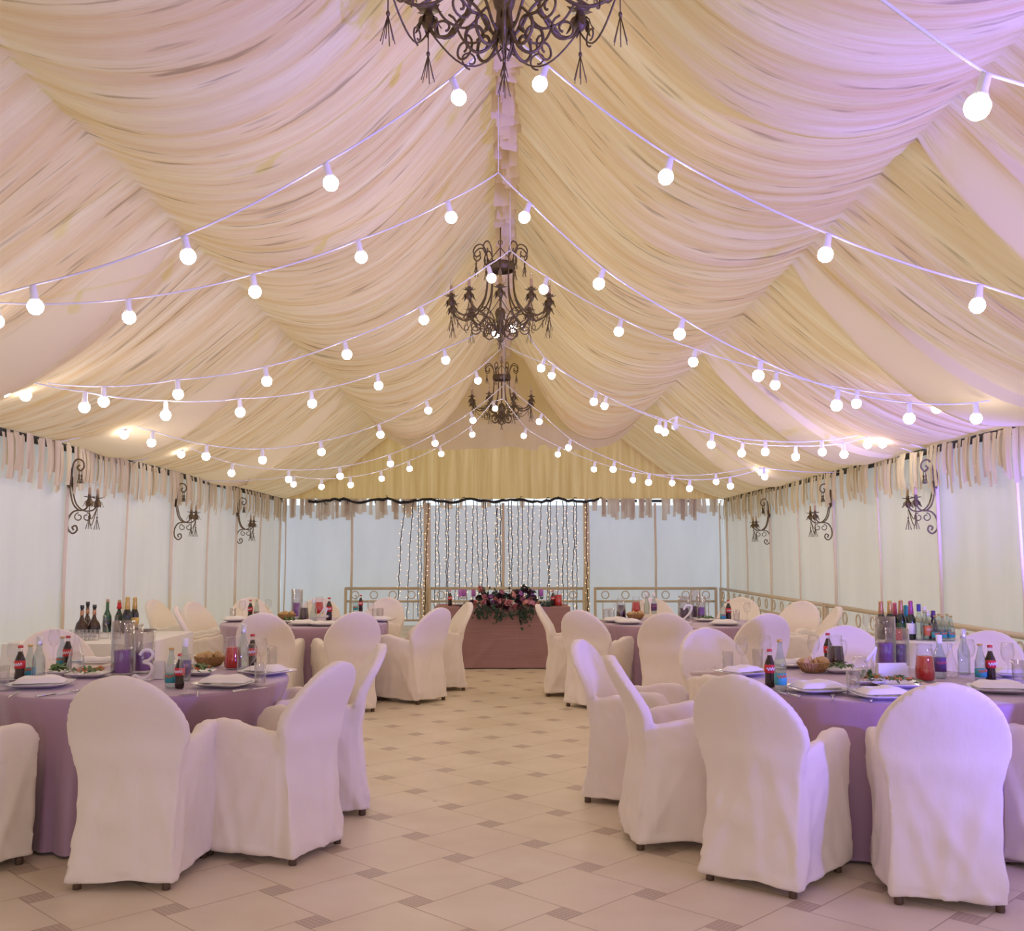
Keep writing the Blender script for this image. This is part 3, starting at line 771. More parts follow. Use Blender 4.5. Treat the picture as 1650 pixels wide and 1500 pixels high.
strand_px = [(652, 640), (666, 655), (675, 673), (678, 678), (690, 684), (702, 701), (706, 708), (718, 720), (722, 722), (736, 733), (739, 740), (750, 752), (763, 760), (768, 772), (779, 776), (783, 787),
             (798, 800), (801, 802), (805, 808), (819, 822), (824, 826), (834, 836), (842, 842), (852, 850), (859, 856), (872, 867), (883, 882), (887, 885), (897, 900), (907, 908), (913, 915), (925, 923), (928, 930), (945, 946)]
gl = 'warm fairy light strand hanging in the curtain behind the flower table'
for i, (xa, xb) in enumerate(strand_px):
    top = at_y(xa, 815, YF + r.uniform(-.03, .04)); bot = at_y(xb, 1000, top.y); ln = 2.5 - (.35 if i in (0, 3, 9) else .04) - r.random() * .12
    t = thing('fairy_light_strand', gl, 'string lights', (top.x, top.y, 2.54), group='fairy light strands behind the flower table')
    path = []; n = 26; dx = bot.x - top.x
    for k in range(n + 1):
        u = k / n; path.append(V((dx * u ** .8 + .03 * nz(u * 4, i * 3) + .008 * math.sin(k * 2.2 + i), .012 * nz(u * 5, i, 2), -ln * u)))
    b = MB(); b.tube(path, .0075, 4); b.build('wire', m_fwire, t)
    k = 1 + r.random()
    while k < n:
        j = int(k); p = path[j].lerp(path[min(n, j + 1)], k - j); s = r.choice((-1, 1))
        o = link('bulb', FB, t, p + V((s * r.uniform(.018, .035), -.012, r.uniform(-.01, .01)))); o.rotation_euler = (0, s * 1.1, 0)
        k += 1.0 + r.random() * .25

# ------------------------------------------------------------------ wrought chandeliers
m_iron = mat('dark_bronze_iron', (.17, .125, .07), .5, .55, var=(30, .5), bump=(60, .3))
m_candle = mat('tan_candle_sleeve', (.50, .35, .19), .6)
m_cbulb = glass('clear_candle_bulb', (.96, .95, .98), 1.4)
def spiral(c, u, v, r0, r1, a0, a1, n=22):
    c, u, v = V(c), V(u), V(v)
    return [c + (u * math.cos(lerp(a0, a1, k / n)) + v * math.sin(lerp(a0, a1, k / n))) * lerp(r0, r1, k / n) for k in range(n + 1)]
def tassel_mb(b, p, l):
    p = V(p); b.tube([p, p - V((0, 0, l * .45))], .004, 4); b.ball(p - V((0, 0, l * .48)), .012, 6, (1, 1, 1.4))
    for k in range(6):
        a = 2 * PI * k / 6; b.tube([p - V((0, 0, l * .5)), p - V((0, 0, l)) + V((math.cos(a), math.sin(a), 0)) * l * .13], .003, 4)
def cup_meshes():
    b = MB()                      # leaf cup: star-shaped drip pan over a bud of leaves
    n = 12; vs = []
    for k in range(n):
        a = 2 * PI * k / n; rr = .085 if k % 2 == 0 else .05; vs.append((rr * math.cos(a), rr * math.sin(a), .012 if k % 2 == 0 else -.002))
    b.add(vs + [(0, 0, -.008), (0, 0, .008)], [(k, (k + 1) % n, n) for k in range(n)] + [((k + 1) % n, k, n + 1) for k in range(n)])
    b.lathe([(.012, -.12), (.03, -.10), (.042, -.07), (.03, -.03), (.018, 0), (.024, .03), (.02, .035)], 10)
    for k in range(6):
        a = 2 * PI * k / 6 + .3; c, s = math.cos(a), math.sin(a); t_ = (-s, c)
        pr = [(.02, -.03, .012), (.05, -.055, .022), (.058, -.09, .016), (.075, -.12, .002)]
        vs = []
        for rr, z, w in pr: vs += [(rr * c + t_[0] * w, rr * s + t_[1] * w, z), (rr * c * 1.12, rr * s * 1.12, z), (rr * c - t_[0] * w, rr * s - t_[1] * w, z)]
        b.add(vs, [(3 * i + j, 3 * i + j + 1, 3 * i + 4 + j, 3 * i + 3 + j) for i in range(3) for j in range(2)])
    cup = b.mesh('leaf_cup', m_iron)
    b = MB(); b.lathe([(.018, .03), (.0185, .11), (.015, .125)], 10); can = b.mesh('candle', m_candle)
    b = MB(); b.lathe([(.012, .122), (.019, .15), (.016, .18), (.006, .205), (.001, .215)], 10); bul = b.mesh('candle_bulb', m_cbulb)
    b = MB(); tassel_mb(b, (0, 0, -.11), .30); tas = b.mesh('tassel', m_iron)
    return cup, can, bul, tas
CUP, CAND, CBUL, TASS = cup_meshes()
def chandelier(x, y, ztop, n, rot, label):
    t = thing('chandelier', label, 'chandelier', (x, y, ztop), rot, 'wrought chandeliers along the ridge'); t.scale = (.91,) * 3
    b = MB(); b.lathe([(.155, -.31), (.165, -.30), (.172, -.26), (.165, -.215), (.155, -.21), (.145, -.26)], 28, cap=False)
    for k in range(4):
        a = PI * k / 2; b.tube([(.16 * math.cos(a), .16 * math.sin(a), -.22), (0, 0, -.02)], .006, 5)
    b.build('crown_ring', m_iron, t)
    b = MB(); b.tube([(0, 0, .43), (0, 0, -.2)], .008, 6); b.tube(spiral((0, 0, .04), (1, 0, 0), (0, 0, 1), .025, .025, 0, 2 * PI), .005, 5); b.build('hook', m_iron, t)
    b = MB(); b.tube([(0, 0, -.3), (0, 0, -1.1)], .012, 8)
    b.lathe([(.012, -.74), (.05, -.77), (.065, -.82), (.05, -.88), (.02, -.92), (.045, -.97), (.05, -1.0), (.02, -1.06), (.008, -1.09)], 12)
    for k in range(6):
        a = 2 * PI * k / 6; b.tube(smooth_path([(.03 * math.cos(a), .03 * math.sin(a), -.98), (.05 * math.cos(a), .05 * math.sin(a), -1.08), (.02 * math.cos(a), .02 * math.sin(a), -1.16)], 4), .006, 5)
    tassel_mb(b, (0, 0, -1.08), .17); b.build('stem', m_iron, t)
    for k in range(n):
        a = 2 * PI * (k + .5) / n; u = V((math.cos(a), math.sin(a), 0)); z = V((0, 0, 1))
        P = lambda r_, zz: u * r_ + z * zz
        b = MB()
        b.tube(smooth_path([P(.165, -.24), P(.162, -.45), P(.20, -.66), P(.32, -.83), P(.44, -.87), P(.55, -.82), P(.60, -.74)], 6), .0105, 6)
        b.tube(smooth_path([P(.44, -.87), P(.30, -.80), P(.16, -.86), P(.09, -.98), P(.055, -1.02)], 6), .008, 6)
        b.tube(smooth_path([P(.36, -.86), P(.30, -.95), P(.2, -.99), P(.13, -.93)], 6) , .007, 5)
        b.tube(spiral(P(.31, -.99), u, z, .075, .018, PI * .6, PI * 3.4), .007, 5)
        b.build('arm', m_iron, t)
        for nm, me in (('leaf_cup', CUP), ('candle', CAND), ('candle_bulb', CBUL), ('tassel', TASS)):
            o = link(nm, me, t, P(.60, -.66)); 
        # scroll over the crown with its own small tassel
        b = MB(); b.tube(smooth_path([P(.165, -.25), P(.17, -.1), P(.23, -.01), P(.30, -.03), P(.335, -.10), P(.30, -.16), P(.25, -.13), P(.26, -.09)], 5), .0085, 6)
        b.build('scroll', m_iron, t)
        tb = MB(); tassel_mb(tb, P(.30, -.16), .19); tb.build('crown_tassel', m_iron, t)
        # lower scroll at the foot (every other arm)
        if k % 2 == 0 or n <= 8:
            b = MB(); b.tube(smooth_path([P(.03, -.80), P(.035, -.95), P(.07, -1.08), P(.14, -1.12), P(.195, -1.07), P(.19, -1.0), P(.14, -.98), P(.11, -1.02), P(.14, -1.06)], 5), .009, 6); b.build('foot_scroll', m_iron, t)
        # garland wire to the next arm
        a2 = 2 * PI * (k + 1.5) / n; u2 = V((math.cos(a2), math.sin(a2), 0)); g = []
        for j in range(13):
            q = j / 12; g.append((u.lerp(u2, q)).normalized() * lerp(.59, .59, q) * (1 - .1 * math.sin(PI * q)) + z * (-.78 - .17 * math.sin(PI * q)))
        b = MB(); b.tube(g, .0055, 5)
        mid = (u + u2).normalized()
        b.tube(spiral(mid * .50 + z * -.93, (u2 - u).normalized(), z, .055, .02, -PI / 2, PI * 1.6), .0055, 5); b.build('garland', m_iron, t)
    return t
chandelier(0, 4.58, 4.81, 8, PI / 8, 'huge wrought chandelier cut off by the top of the picture, lit violet')
chandelier(-.04, 10.75, 4.77, 10, 0, 'middle wrought iron chandelier hanging whole below the ridge, ringed by bulbs')
chandelier(-.04, 17.3, 4.71, 8, 0, 'smallest wrought iron chandelier hanging before the cream gable')

# ------------------------------------------------------------------ wall sconces
def sconce(s, Y, z0, label, grp):
    """s: side; local +x points from the wall into the tent"""
    t = thing('wall_sconce', label, 'wall lamp', (s * (W - .06), Y, z0), 0 if s < 0 else PI, grp)
    b = MB(); b.lathe([(0, 0), (.055, .002), (.065, .012), (.05, .022), (.0, .03)], 16, Matrix.Translation((0, 0, -.20)) @ Matrix.Rotation(PI / 2, 4, 'Y') @ Matrix.Diagonal((2.0, 1, 1, 1))); b.build('backplate', m_iron, t)
    b = MB()
    for dy in (-.02, .02):
        b.tube(smooth_path([(.03, dy, -.18), (.035, dy * 1.5, -.32), (.07, dy * 2, -.46), (.14, dy * 3, -.53), (.22, dy * 5, -.525), (.265, dy * 5.2, -.47)], 6), .0085, 6)
    b.tube(smooth_path([(.03, 0, -.2), (.04, 0, -.06), (.08, 0, -.0), (.14, 0, -.02), (.155, 0, -.08), (.115, 0, -.12), (.085, 0, -.085), (.11, 0, -.06)], 6), .009, 6)
    b.tube(smooth_path([(.14, 0, -.53), (.06, 0, -.545), (.01, 0, -.62), (.01, 0, -.72), (.06, 0, -.77), (.105, 0, -.735), (.09, 0, -.69), (.055, 0, -.705), (.07, 0, -.735)], 6), .009, 6)
    b.build('bracket', m_iron, t)
    b = MB(); b.tube(spiral((.115, 0, -.60), (1, 0, 0), (0, 0, 1), .045, .02, PI * .5, PI * 2.6), .006, 5); b.tube(spiral((.20, 0, -.60), (-1, 0, 0), (0, 0, 1), .045, .02, PI * .5, PI * 2.6), .006, 5); b.build('curl', m_iron, t)
    for dy in (-.105, .105):
        for nm, me in (('leaf_cup', CUP), ('candle', CAND), ('candle_bulb', CBUL), ('tassel', TASS)):
            o = link(nm, me, t, (.265, dy, -.40)); o.scale = (.8,) * 3
    for dy in (-.03, .03):
        tb = MB(); tassel_mb(tb, (.12, dy, -.10), .15); tb.build('tassel', m_iron, t)
    for dy, dz in ((0, -.12), (0, -.19)):
        b = MB(); b.tube([(.265 - .02 * math.sin(PI * k / 10), -.1 + .02 * k, -.5 + dz * math.sin(PI * k / 10)) for k in range(11)], .005, 5); b.build('garland', m_iron, t)
    return t
for Y, px, lab in ((10.58, 740, 'dark iron wall sconce with two candles beside the loose fringe strip, above the spirits table'), (14.0, 779, 'dark iron wall sconce second from the spirits table along the plain wall'), (17.26, 802, 'dark iron wall sconce closest to the far corner on the plain wall')):
    sconce(-1, Y, at_y(100, px, Y).z, lab, 'sconces along the plain side wall')
for Y, px, lab in ((10.58, 741, 'dark iron wall sconce with oval plate above the sparkling wine table'), (14.0, 780, 'dark iron wall sconce second from the sparkling wine table along the violet lit wall'), (17.26, 804, 'dark iron wall sconce closest to the far corner on the violet lit wall')):
    sconce(1, Y, at_y(1530, px, Y).z, lab, 'sconces along the violet lit side wall')
# ------------------------------------------------------------------ things on the tables
m_glass = glass('clear_glass', (.97, .97, .98))
m_vase = glass('vase_glass', (.965, .96, .975), 1.2)
m_wglass = glass('pale_bottle_glass', (.80, .88, .88), 1.4)
m_green = mat('green_bottle_glass', (.02, .10, .035), .12, coat=.5)
m_dkgreen = mat('dark_green_bottle_glass', (.012, .025, .014), .12, coat=.5)
m_blackglass = mat('dark_bottle_glass', (.012, .010, .012), .1, coat=.5)
m_cola = mat('cola_in_glass', (.022, .008, .006), .12, coat=.5)
m_red = mat('red_label', (.62, .03, .03), .5)
m_redcap = mat('red_cap', (.55, .05, .04), .4)
m_lblwhite = mat('white_label_mark', (.85, .85, .85), .5)
m_teal = mat('turquoise_label', (.05, .36, .42), .5)
m_orange = mat('orange_label_mark', (.75, .22, .10), .5)
m_purple = mat('violet_label', (.12, .06, .22), .5)
m_pinkl = mat('pink_label', (.70, .16, .28), .5)
m_silver = mat('silver_cap', (.72, .72, .75), .3, .6)
m_gold = mat('gold_foil', (.62, .42, .12), .35, .5)
m_copper = mat('copper_foil', (.55, .28, .14), .35, .5)
m_mag = mat('magenta_foil', (.45, .10, .28), .4, .3)
m_bluecap = mat('blue_cap', (.06, .06, .35), .35)
m_cork = mat('cork', (.50, .34, .20), .8)
m_amber = mat('amber_spirit', (.045, .016, .007), .15, coat=.5)
m_redjuice = mat('red_juice', (.62, .025, .012), .2, coat=.3)
m_darkjuice = mat('dark_cherry_juice', (.055, .008, .012), .2, coat=.3)
m_pcandle = mat('violet_wax', (.44, .17, .62), .5, var=(9, .15))
m_dcandle = mat('dark_plum_wax', (.13, .05, .14), .5)
m_mcandle = mat('mauve_wax', (.42, .14, .40), .5)
m_plate = mat('white_porcelain', (.80, .79, .78), .2, coat=.3)
m_nap = cloth_mat('white_napkin', (.84, .81, .79))
m_bask = mat('woven_straw', (.50, .31, .11), .7, bump=(90, 1.0), var=(60, .4))
m_bread = mat('bread_crust', (.62, .42, .20), .8, var=(14, .25))
m_leaf = mat('salad_leaf', (.10, .19, .06), .6, var=(40, .5))
m_carrot = mat('orange_garnish', (.66, .22, .05), .5)
m_numb = mat('white_painted_wood', (.82, .79, .80), .5)
m_steel = mat('steel_cutlery', (.66, .65, .64), .25, .9)
m_pepper = mat('dark_pepper_pot', (.06, .05, .05), .4)

MESH = {}
def memo(key, fn):
    if key not in MESH: MESH[key] = fn()
    return MESH[key]
def lathe_mesh(name, prof, m, n=18):
    def f():
        b = MB(); b.lathe(prof, n); return b.mesh(name, m)
    return memo((name, tuple(prof), m.name), f)
def put(kind, cat, px, py, label, parts, group=None, z=TZ + .004, scale=1., rz=0., depth=None):
    """parts: [(name, mesh) or (name, mesh, [(sub name, mesh)])]"""
    p = at_z(px, py, z) if depth is None else at_y(px, py, depth)
    if depth is not None: p.z = z
    if len(parts) == 1 and len(parts[0]) == 2:
        o = link(kind, parts[0][1], None, p, rz); o.scale = (scale,) * 3; return tag(o, label, cat, group)
    t = thing(kind, label, cat, p, rz, group); t.scale = (scale,) * 3
    for q in parts:
        o = link(q[0], q[1], t)
        for s in (q[2] if len(q) > 2 else ()): link(s[0], s[1], o)
    return t
def bottle_prof(h, r, neck_r, shoulder, neck): return [(r * .9, 0), (r, .006), (r, shoulder * .75), (r * .97, shoulder * .9), (r * .8, shoulder), (neck_r * 1.35, (shoulder + neck) / 2 + .004), (neck_r, neck), (neck_r, h)]
def band(r, z0, z1, m, name='label'): return lathe_mesh(name, [(r * .995, z0), (r + .0015, z0 + .001), (r + .0015, z1 - .001), (r * .995, z1)], m)
def squiggle(r, z, m, key):
    def f():
        b = MB()
        pts = []
        for k in range(25):
            a = -PI / 2 - .75 + 1.5 * k / 24; zz = z + .008 * math.sin(k * .95) + .002 * (k - 12) / 12
            pts.append((math.cos(a) * (r + .003), math.sin(a) * (r + .003), zz))
        b.tube(pts, .0022, 5); return b.mesh('script_mark', m)
    return memo(('sq', r, z, m.name), f)
def cola():
    prof = [(.022, 0), (.026, .006), (.027, .03), (.0245, .06), (.0275, .10), (.026, .125), (.016, .15), (.012, .165)]
    up = [(.0125, .163), (.012, .175), (.0125, .186)]
    return [('bottle_body', lathe_mesh('cola_body', prof, m_cola)), ('neck', lathe_mesh('cola_neck', up, m_glass)), ('label', band(.0272, .075, .118, m_red), [('script_mark', squiggle(.0285, .097, m_lblwhite, 1))]), ('cap', lathe_mesh('cola_cap', [(.0135, .185), (.0145, .188), (.0135, .197), (.010, .199)], m_redcap))]
def water(h=.19):
    r = .030
    return [('bottle_body', lathe_mesh('water_body', bottle_prof(h * .96, r, .012, h * .62, h * .86), m_wglass)), ('label', band(r, h * .12, h * .34, m_teal), [('mark', squiggle(r + .001, h * .29, m_orange, 2))]), ('cap', lathe_mesh('water_cap', [(.0135, h * .95), (.0145, h * .955), (.0135, h), (.01, h)], m_gold))]
def clear_tall(h=.27, capm=None, lab=None):
    r = .034
    p = [('bottle_body', lathe_mesh('tall_body%.2f' % h, bottle_prof(h * .93, r, .014, h * .58, h * .76), m_wglass)), ('cap', lathe_mesh('tall_cap%.2f' % h, [(.0155, h * .80), (.0165, h * .81), (.0165, h), (.012, h)], capm or m_silver))]
    if lab: p.append(('label', band(r, h * .15, h * .48, lab), [('mark', squiggle(r + .001, h * .36, m_pinkl if lab is m_purple else m_lblwhite, 3))]))
    return p
def wine_bottle(h, gm, foil, fh, cork=False, label=m_lblwhite):
    r = .038
    p = [('bottle_body', lathe_mesh('wine%s%.2f' % (gm.name, h), bottle_prof(h * .99, r, .0145, h * .58, h * .74), gm)), ('label', band(r, h * .14, h * .42, label))]
    if foil: p.append(('foil', lathe_mesh('foil%s%.2f' % (foil.name, h), [(r * .62, h * (1 - fh)), (.020, h * (.80 if fh > .3 else 1 - fh * .6)), (.0165, h * .90), (.0185, h * .94), (.0175, h * .985), (.008, h * 1.0)], foil)))
    if cork: p.append(('cork', lathe_mesh('cork%.2f' % h, [(.011, h * .98), (.014, h), (.014, h * 1.07), (.01, h * 1.08)], m_cork)))
    return p
def brandy(h=.24):
    return [('bottle_body', lathe_mesh('brandy', [(.05, 0), (.055, .01), (.055, .05), (.045, .09), (.024, .12), (.014, .15), (.014, h * .9)], m_amber)), ('label', band(.0555, .018, .05, m_blackglass)), ('neck_label', band(.0143, .16, .20, m_copper)), ('stopper', lathe_mesh('stopper', [(.0165, h * .88), (.0175, h * .9), (.0175, h), (.012, h)], m_blackglass))]
WG = [(.032, 0), (.033, .002), (.006, .006), (.004, .012), (.004, .075), (.008, .085), (.025, .10), (.036, .125), (.037, .15), (.031, .195)]
def wineglass(): return [('wine_glass', lathe_mesh('wine_glass', WG, m_glass, 22))]
TG = [(.026, 0), (.028, .004), (.029, .012), (.033, .125), (.0315, .125), (.0275, .016)]
def tumbler(): return [('tumbler', lathe_mesh('tumbler', TG, m_glass, 20))]
SG = [(.028, 0), (.024, .055), (.022, .06), (.0, .06)]
def shot(): return [('shot_glass', lathe_mesh('shot_glass', SG, m_vase, 14))]
def jug(juice, h=.185):
    r0, r1 = .052, .042
    body = [(r0 * .8, 0), (r0, .012), (r0 * 1.02, .05), (r1, h * .8), (r1 * .93, h * .92), (r1 * 1.02, h)]
    fill = [(r0 * .78, .004), (r0 * .97, .014), (r0 * .99, .05), (r1 * 1.02, h * .68), (.0, h * .68)]
    def hd():
        b = MB(); b.tube(smooth_path([(r1 * 1.0, 0, h * .88), (r1 + .035, 0, h * .84), (r1 + .04, 0, h * .55), (r0 * .95, 0, h * .32)], 5), .006, 7); return b.mesh('handle', m_glass)
    return [('glass_body', lathe_mesh('jug_body', body, m_glass, 22)), ('juice', lathe_mesh('juice' + juice.name, fill, juice, 22)), ('handle', memo('jughandle', hd))]
def carafe(): return [('carafe', lathe_mesh('carafe', [(.045, 0), (.052, .006), (.054, .03), (.040, .10), (.020, .165), (.015, .20), (.018, .235)], m_glass, 22))]
def vase(h, r, cm, ch):
    body = [(r * .97, 0), (r, .004), (r, h), (r * .965, h), (r * .965, .012), (0, .012)]
    return [('glass_cylinder', lathe_mesh('vase%.3f%.3f' % (h, r), body, m_vase, 26)), ('candle', lathe_mesh('vcandle' + cm.name + '%.2f' % ch, [(r * .72, .013), (r * .74, .018), (r * .74, ch - .004), (r * .70, ch), (0, ch - .004)], cm, 22), [('wick', lathe_mesh('wick%.2f' % ch, [(.0015, ch - .006), (.0015, ch + .008)], m_pepper, 6))])]
def rsq(b, hw, prof, n=40, e=4.5):
    """rounded-square dish: prof = [(fraction of half width, z)]"""
    vs = []
    for fr, z in prof:
        for k in range(n):
            a = 2 * PI * k / n; c, s = math.cos(a), math.sin(a)
            q = (abs(c) ** e + abs(s) ** e) ** (-1 / e); vs.append((hw * fr * q * c, hw * fr * q * s, z))
    k = len(prof)
    fs = [(i * n + j, i * n + (j + 1) % n, (i + 1) * n + (j + 1) % n, (i + 1) * n + j) for i in range(k - 1) for j in range(n)]
    fs += [tuple(range(n - 1, -1, -1)), tuple((k - 1) * n + j for j in range(n))]
    b.add(vs, fs)
def plate_mesh(hw):
    def f():
        b = MB(); rsq(b, hw, [(.55, 0), (.62, .002), (.98, .020), (1, .023), (.97, .0235), (.66, .008), (.60, .0055), (.3, .005)]); return b.mesh('plate', m_plate)
    return memo(('plate', hw), f)
def napkin_mesh(v):
    def f():
        b = MB(); w, d = (.085, .055) if v == 0 else (.105, .045)
        def top(u, q):
            x, y = lerp(-w, w, u), lerp(-d, d, q); e = min(1, 6 * min(u, 1 - u)) * min(1, 5 * min(q, 1 - q))
            return (x, y + .006 * nz(x * 20, v), .002 + (.016 + .003 * math.sin(PI * u) * (v == 0) + .007 * nz(x * 18 + v, y * 22)) * e ** .5)
        b.grid(top, 18, 10)
        o = len(b.v); b.grid(lambda u, q: (lerp(-w, w, u), lerp(d, -d, q), 0.0), 1, 1)
        return b.mesh('napkin', m_nap)
    return memo(('napkin', v), f)
def salad(hw, seed, carrots=True):
    def greens():
        b = MB(); r = random.Random(seed)
        for k in range(46):
            a, q = r.uniform(0, 2 * PI), math.sqrt(r.random()) * hw * .72; c = V((q * math.cos(a), q * math.sin(a) * .9, .012 + .030 * (1 - q / hw) + r.random() * .012))
            l = r.uniform(.025, .05); d = V((r.uniform(-1, 1), r.uniform(-1, 1), r.uniform(-.2, .5))).normalized() * l; n = d.cross(V((0, 0, 1))).normalized() * l * .3
            b.add([c, c + d * .5 + n + V((0, 0, .006)), c + d, c + d * .5 - n + V((0, 0, .006)), c + d * .5 + V((0, 0, .011))], [(0, 1, 4), (1, 2, 4), (2, 3, 4), (3, 0, 4)])
        return b.mesh('greens', m_leaf)
    def bits():
        b = MB(); r = random.Random(seed + 1)
        for k in range(22):
            a, q = r.uniform(0, 2 * PI), math.sqrt(r.random()) * hw * .6; b.tube([(q * math.cos(a), q * math.sin(a), .03 + r.random() * .02), (q * math.cos(a) + r.uniform(-.03, .03), q * math.sin(a) + r.uniform(-.03, .03), .035 + r.random() * .02)], .004, 5)
        return b.mesh('garnish', m_carrot)
    return [('plate', plate_mesh(hw)), ('greens', memo(('greens', seed, hw), greens))] + ([('garnish', memo(('bits', seed, hw), bits))] if carrots else [])
def basket(hw=.095):
    def body():
        b = MB(); b.lathe([(.055, 0), (.062, .004), (.080, .03), (hw, .055), (hw + .005, .060), (hw - .003, .060), (.074, .03), (.05, .008)], 30, Matrix.Diagonal((1, .75, 1, 1)))
        for k in range(30):
            a = 2 * PI * k / 30; b.tube([(.064 * math.cos(a), .048 * math.sin(a), .004), (.083 * math.cos(a), .062 * math.sin(a), .03), ((hw + .003) * math.cos(a), (hw + .003) * .75 * math.sin(a), .058)], .003, 4)
        return b.mesh('woven_bowl', m_bask)
    def slice_():
        b = MB(); b.lathe([(.0, -.008), (.034, -.007), (.038, 0), (.034, .007), (0, .008)], 14, Matrix.Diagonal((1, .8, 1, 1))); return b.mesh('bread_slice', m_bread)
    return [('woven_bowl', memo('basket', body))] + [('bread_slice', memo('slice', slice_))] * 6
def put_basket(px, py, label):
    t = put('bread_basket', 'basket', px, py, label, basket())
    k = 0
    for c in [o for o in COL.objects if o.parent == t and o.name.startswith('bread_slice')]:
        c.location = (-.055 + .022 * k, .012 * (-1) ** k, .052 + .006 * (k % 3)); c.rotation_euler = (1.0 + .12 * k, .3 * (-1) ** k, .5 * k); k += 1
    return t
DIG = {'3': [(-.035, .125), (-.02, .148), (.012, .150), (.034, .128), (.020, .100), (-.008, .088), (.028, .078), (.044, .045), (.028, .012), (-.008, .004), (-.040, .018), (-.052, .006)],
       '1': [(-.055, .085), (-.02, .115), (.012, .150), (.016, .148), (.004, .09), (.0, .03), (.014, .004), (.03, .012)],
       '4': [(.004, .15), (-.02, .10), (-.045, .055), (-.01, .058), (.045, .062), (.015, .06), (.022, .14), (.016, .06), (.012, .004)],
       '2': [(-.034, .115), (-.018, .146), (.018, .148), (.032, .118), (.012, .075), (-.03, .028), (-.042, .008), (-.008, .016), (.03, .004), (.05, .016)]}
def number(d, px, py, label, s=1.0, rz=0):
    t = thing('table_number', label, 'table number', at_z(px, py, TZ + .004), rz); t.scale = (s,) * 3
    b = MB(); b.tube(smooth_path([(x + z * .15, 0, z + .006) for x, z in DIG[d]], 6), .0085, 8); b.build('numeral', m_numb, t)
    b = MB(); b.box((0, 0, .004), (.10, .03, .008)); b.build('base', m_numb, t, smooth=False); return t
def holder(px, py, label, w=.10):
    t = thing('napkin_holder', label, 'napkin holder', at_z(px, py, TZ + .004), .1)
    b = MB()
    for y in (-.022, .022): b.box((0, y, .045), (w, .004, .085))
    b.box((0, 0, .003), (w, .05, .006)); b.build('stand', m_plate, t, smooth=False)
    b = MB()
    for k in range(6): b.box((0, -.015 + .006 * k, .055), (w * .95, .004, .09 - .004 * (k % 2)))
    b.build('napkins', m_nap, t, smooth=False)['kind'] = 'stuff'
    return t
def fork_m():
    b = MB(); b.tube([(0, -.095, .004), (0, -.02, .006), (0, .03, .005)], [.006, .003, .005], 6)
    for x in (-.0075, -.0025, .0025, .0075): b.tube([(x * .6, .03, .005), (x, .05, .007), (x, .092, .010)], .0016, 5)
    return b.mesh('fork', m_steel)
def knife_m():
    b = MB(); b.tube([(0, -.11, .005), (0, -.01, .005)], [.007, .005], 6); b.add([(-.008, -.01, .004), (.006, -.01, .004), (.006, .10, .004), (0, .115, .004), (-.009, .06, .004), (-.004, .05, .008)], [(0, 1, 5), (1, 2, 5), (2, 3, 5), (3, 4, 5), (4, 0, 5), (4, 3, 2, 1, 0)])
    return b.mesh('knife', m_steel)
def fork(px, py, label, rz): return put('fork', 'fork', px, py, label, [('fork', memo('fork', fork_m))], rz=rz)
def knife(px, py, label, rz): return put('knife', 'knife', px, py, label, [('knife', memo('knife', knife_m))], rz=rz)
def setting(px, py, where, hw=.14, rz=0., nap=0):
    """a plate with a napkin lying on it: two things"""
    p = put('plate', 'plate', px, py, 'white square plate ' + where, [('plate', plate_mesh(hw))], rz=rz)
    n = link('napkin', napkin_mesh(nap), None, p.location + V((0, 0, .0225 if nap else .0225)), rz + .15); n.scale = (hw / .14 * 1.35,) * 3
    tag(n, 'white napkin on the plate ' + where, 'napkin')

t_ = ' on table three'
setting(65, 1106, 'at the front rim of table three beside the cola', .155, .1)
setting(2, 1098, 'cut off by the frame at table three', .14, .3)
setting(154, 1070, 'behind the salad on table three', .13, -.1, 1)
setting(430, 1086, 'at the aisle rim of table three by the red jug', .145, -.6)
setting(364, 1105, 'at the front rim of table three by the tumbler', .155, -.25)
put('cola_bottle', 'bottle', 31, 1099, 'cola bottle with red label standing full in front' + t_, cola())
put('cola_bottle', 'bottle', 108, 1077, 'cola bottle half hidden behind a water bottle' + t_, cola())
put('cola_bottle', 'bottle', 289, 1109, 'cola bottle behind the wine glass at the front rim' + t_, cola(), scale=.9)
put('cola_bottle', 'bottle', 406, 1077, 'cola bottle behind the tall clear bottle by the red jug' + t_, cola(), scale=1.05)
put('water_bottle', 'bottle', 47, 1094, 'small water bottle just behind the front cola' + t_, water())
put('water_bottle', 'bottle', 99, 1076, 'water bottle in front of the half hidden cola' + t_, water())
put('water_bottle', 'bottle', 275, 1107, 'water bottle with turquoise label beside the numeral' + t_, water(.205))
put('spirit_bottle', 'bottle', 61, 1098, 'tall slim clear bottle with silver cap beside the front cola' + t_, clear_tall(.245))
put('spirit_bottle', 'bottle', 297, 1096, 'clear bottle with violet and pink label' + t_, clear_tall(.23, m_lblwhite, m_purple))
put('spirit_bottle', 'bottle', 391, 1083, 'tall clear bottle beside the red juice jug' + t_, clear_tall(.285))
put('carafe', 'carafe', 122, 1083, 'clear conical carafe behind the wine glass' + t_, carafe(), scale=1.02)
put('wine_glass', 'wine glass', 121, 1113, 'wine glass in front of the carafe' + t_, wineglass())
put('wine_glass', 'wine glass', 20, 1092, 'wine glass near the frame edge behind the front cola' + t_, wineglass())
put('wine_glass', 'wine glass', 300, 1118, 'wine glass before the violet labelled bottle' + t_, wineglass())
put('wine_glass', 'wine glass', 402, 1094, 'wine glass in front of the aisle side cola' + t_, wineglass())
put('wine_glass', 'wine glass', 420, 1081, 'wine glass beside the aisle side plate' + t_, wineglass())
put('wine_glass', 'wine glass', 86, 1063, 'wine glass at the far rim before the outward facing chair' + t_, wineglass())
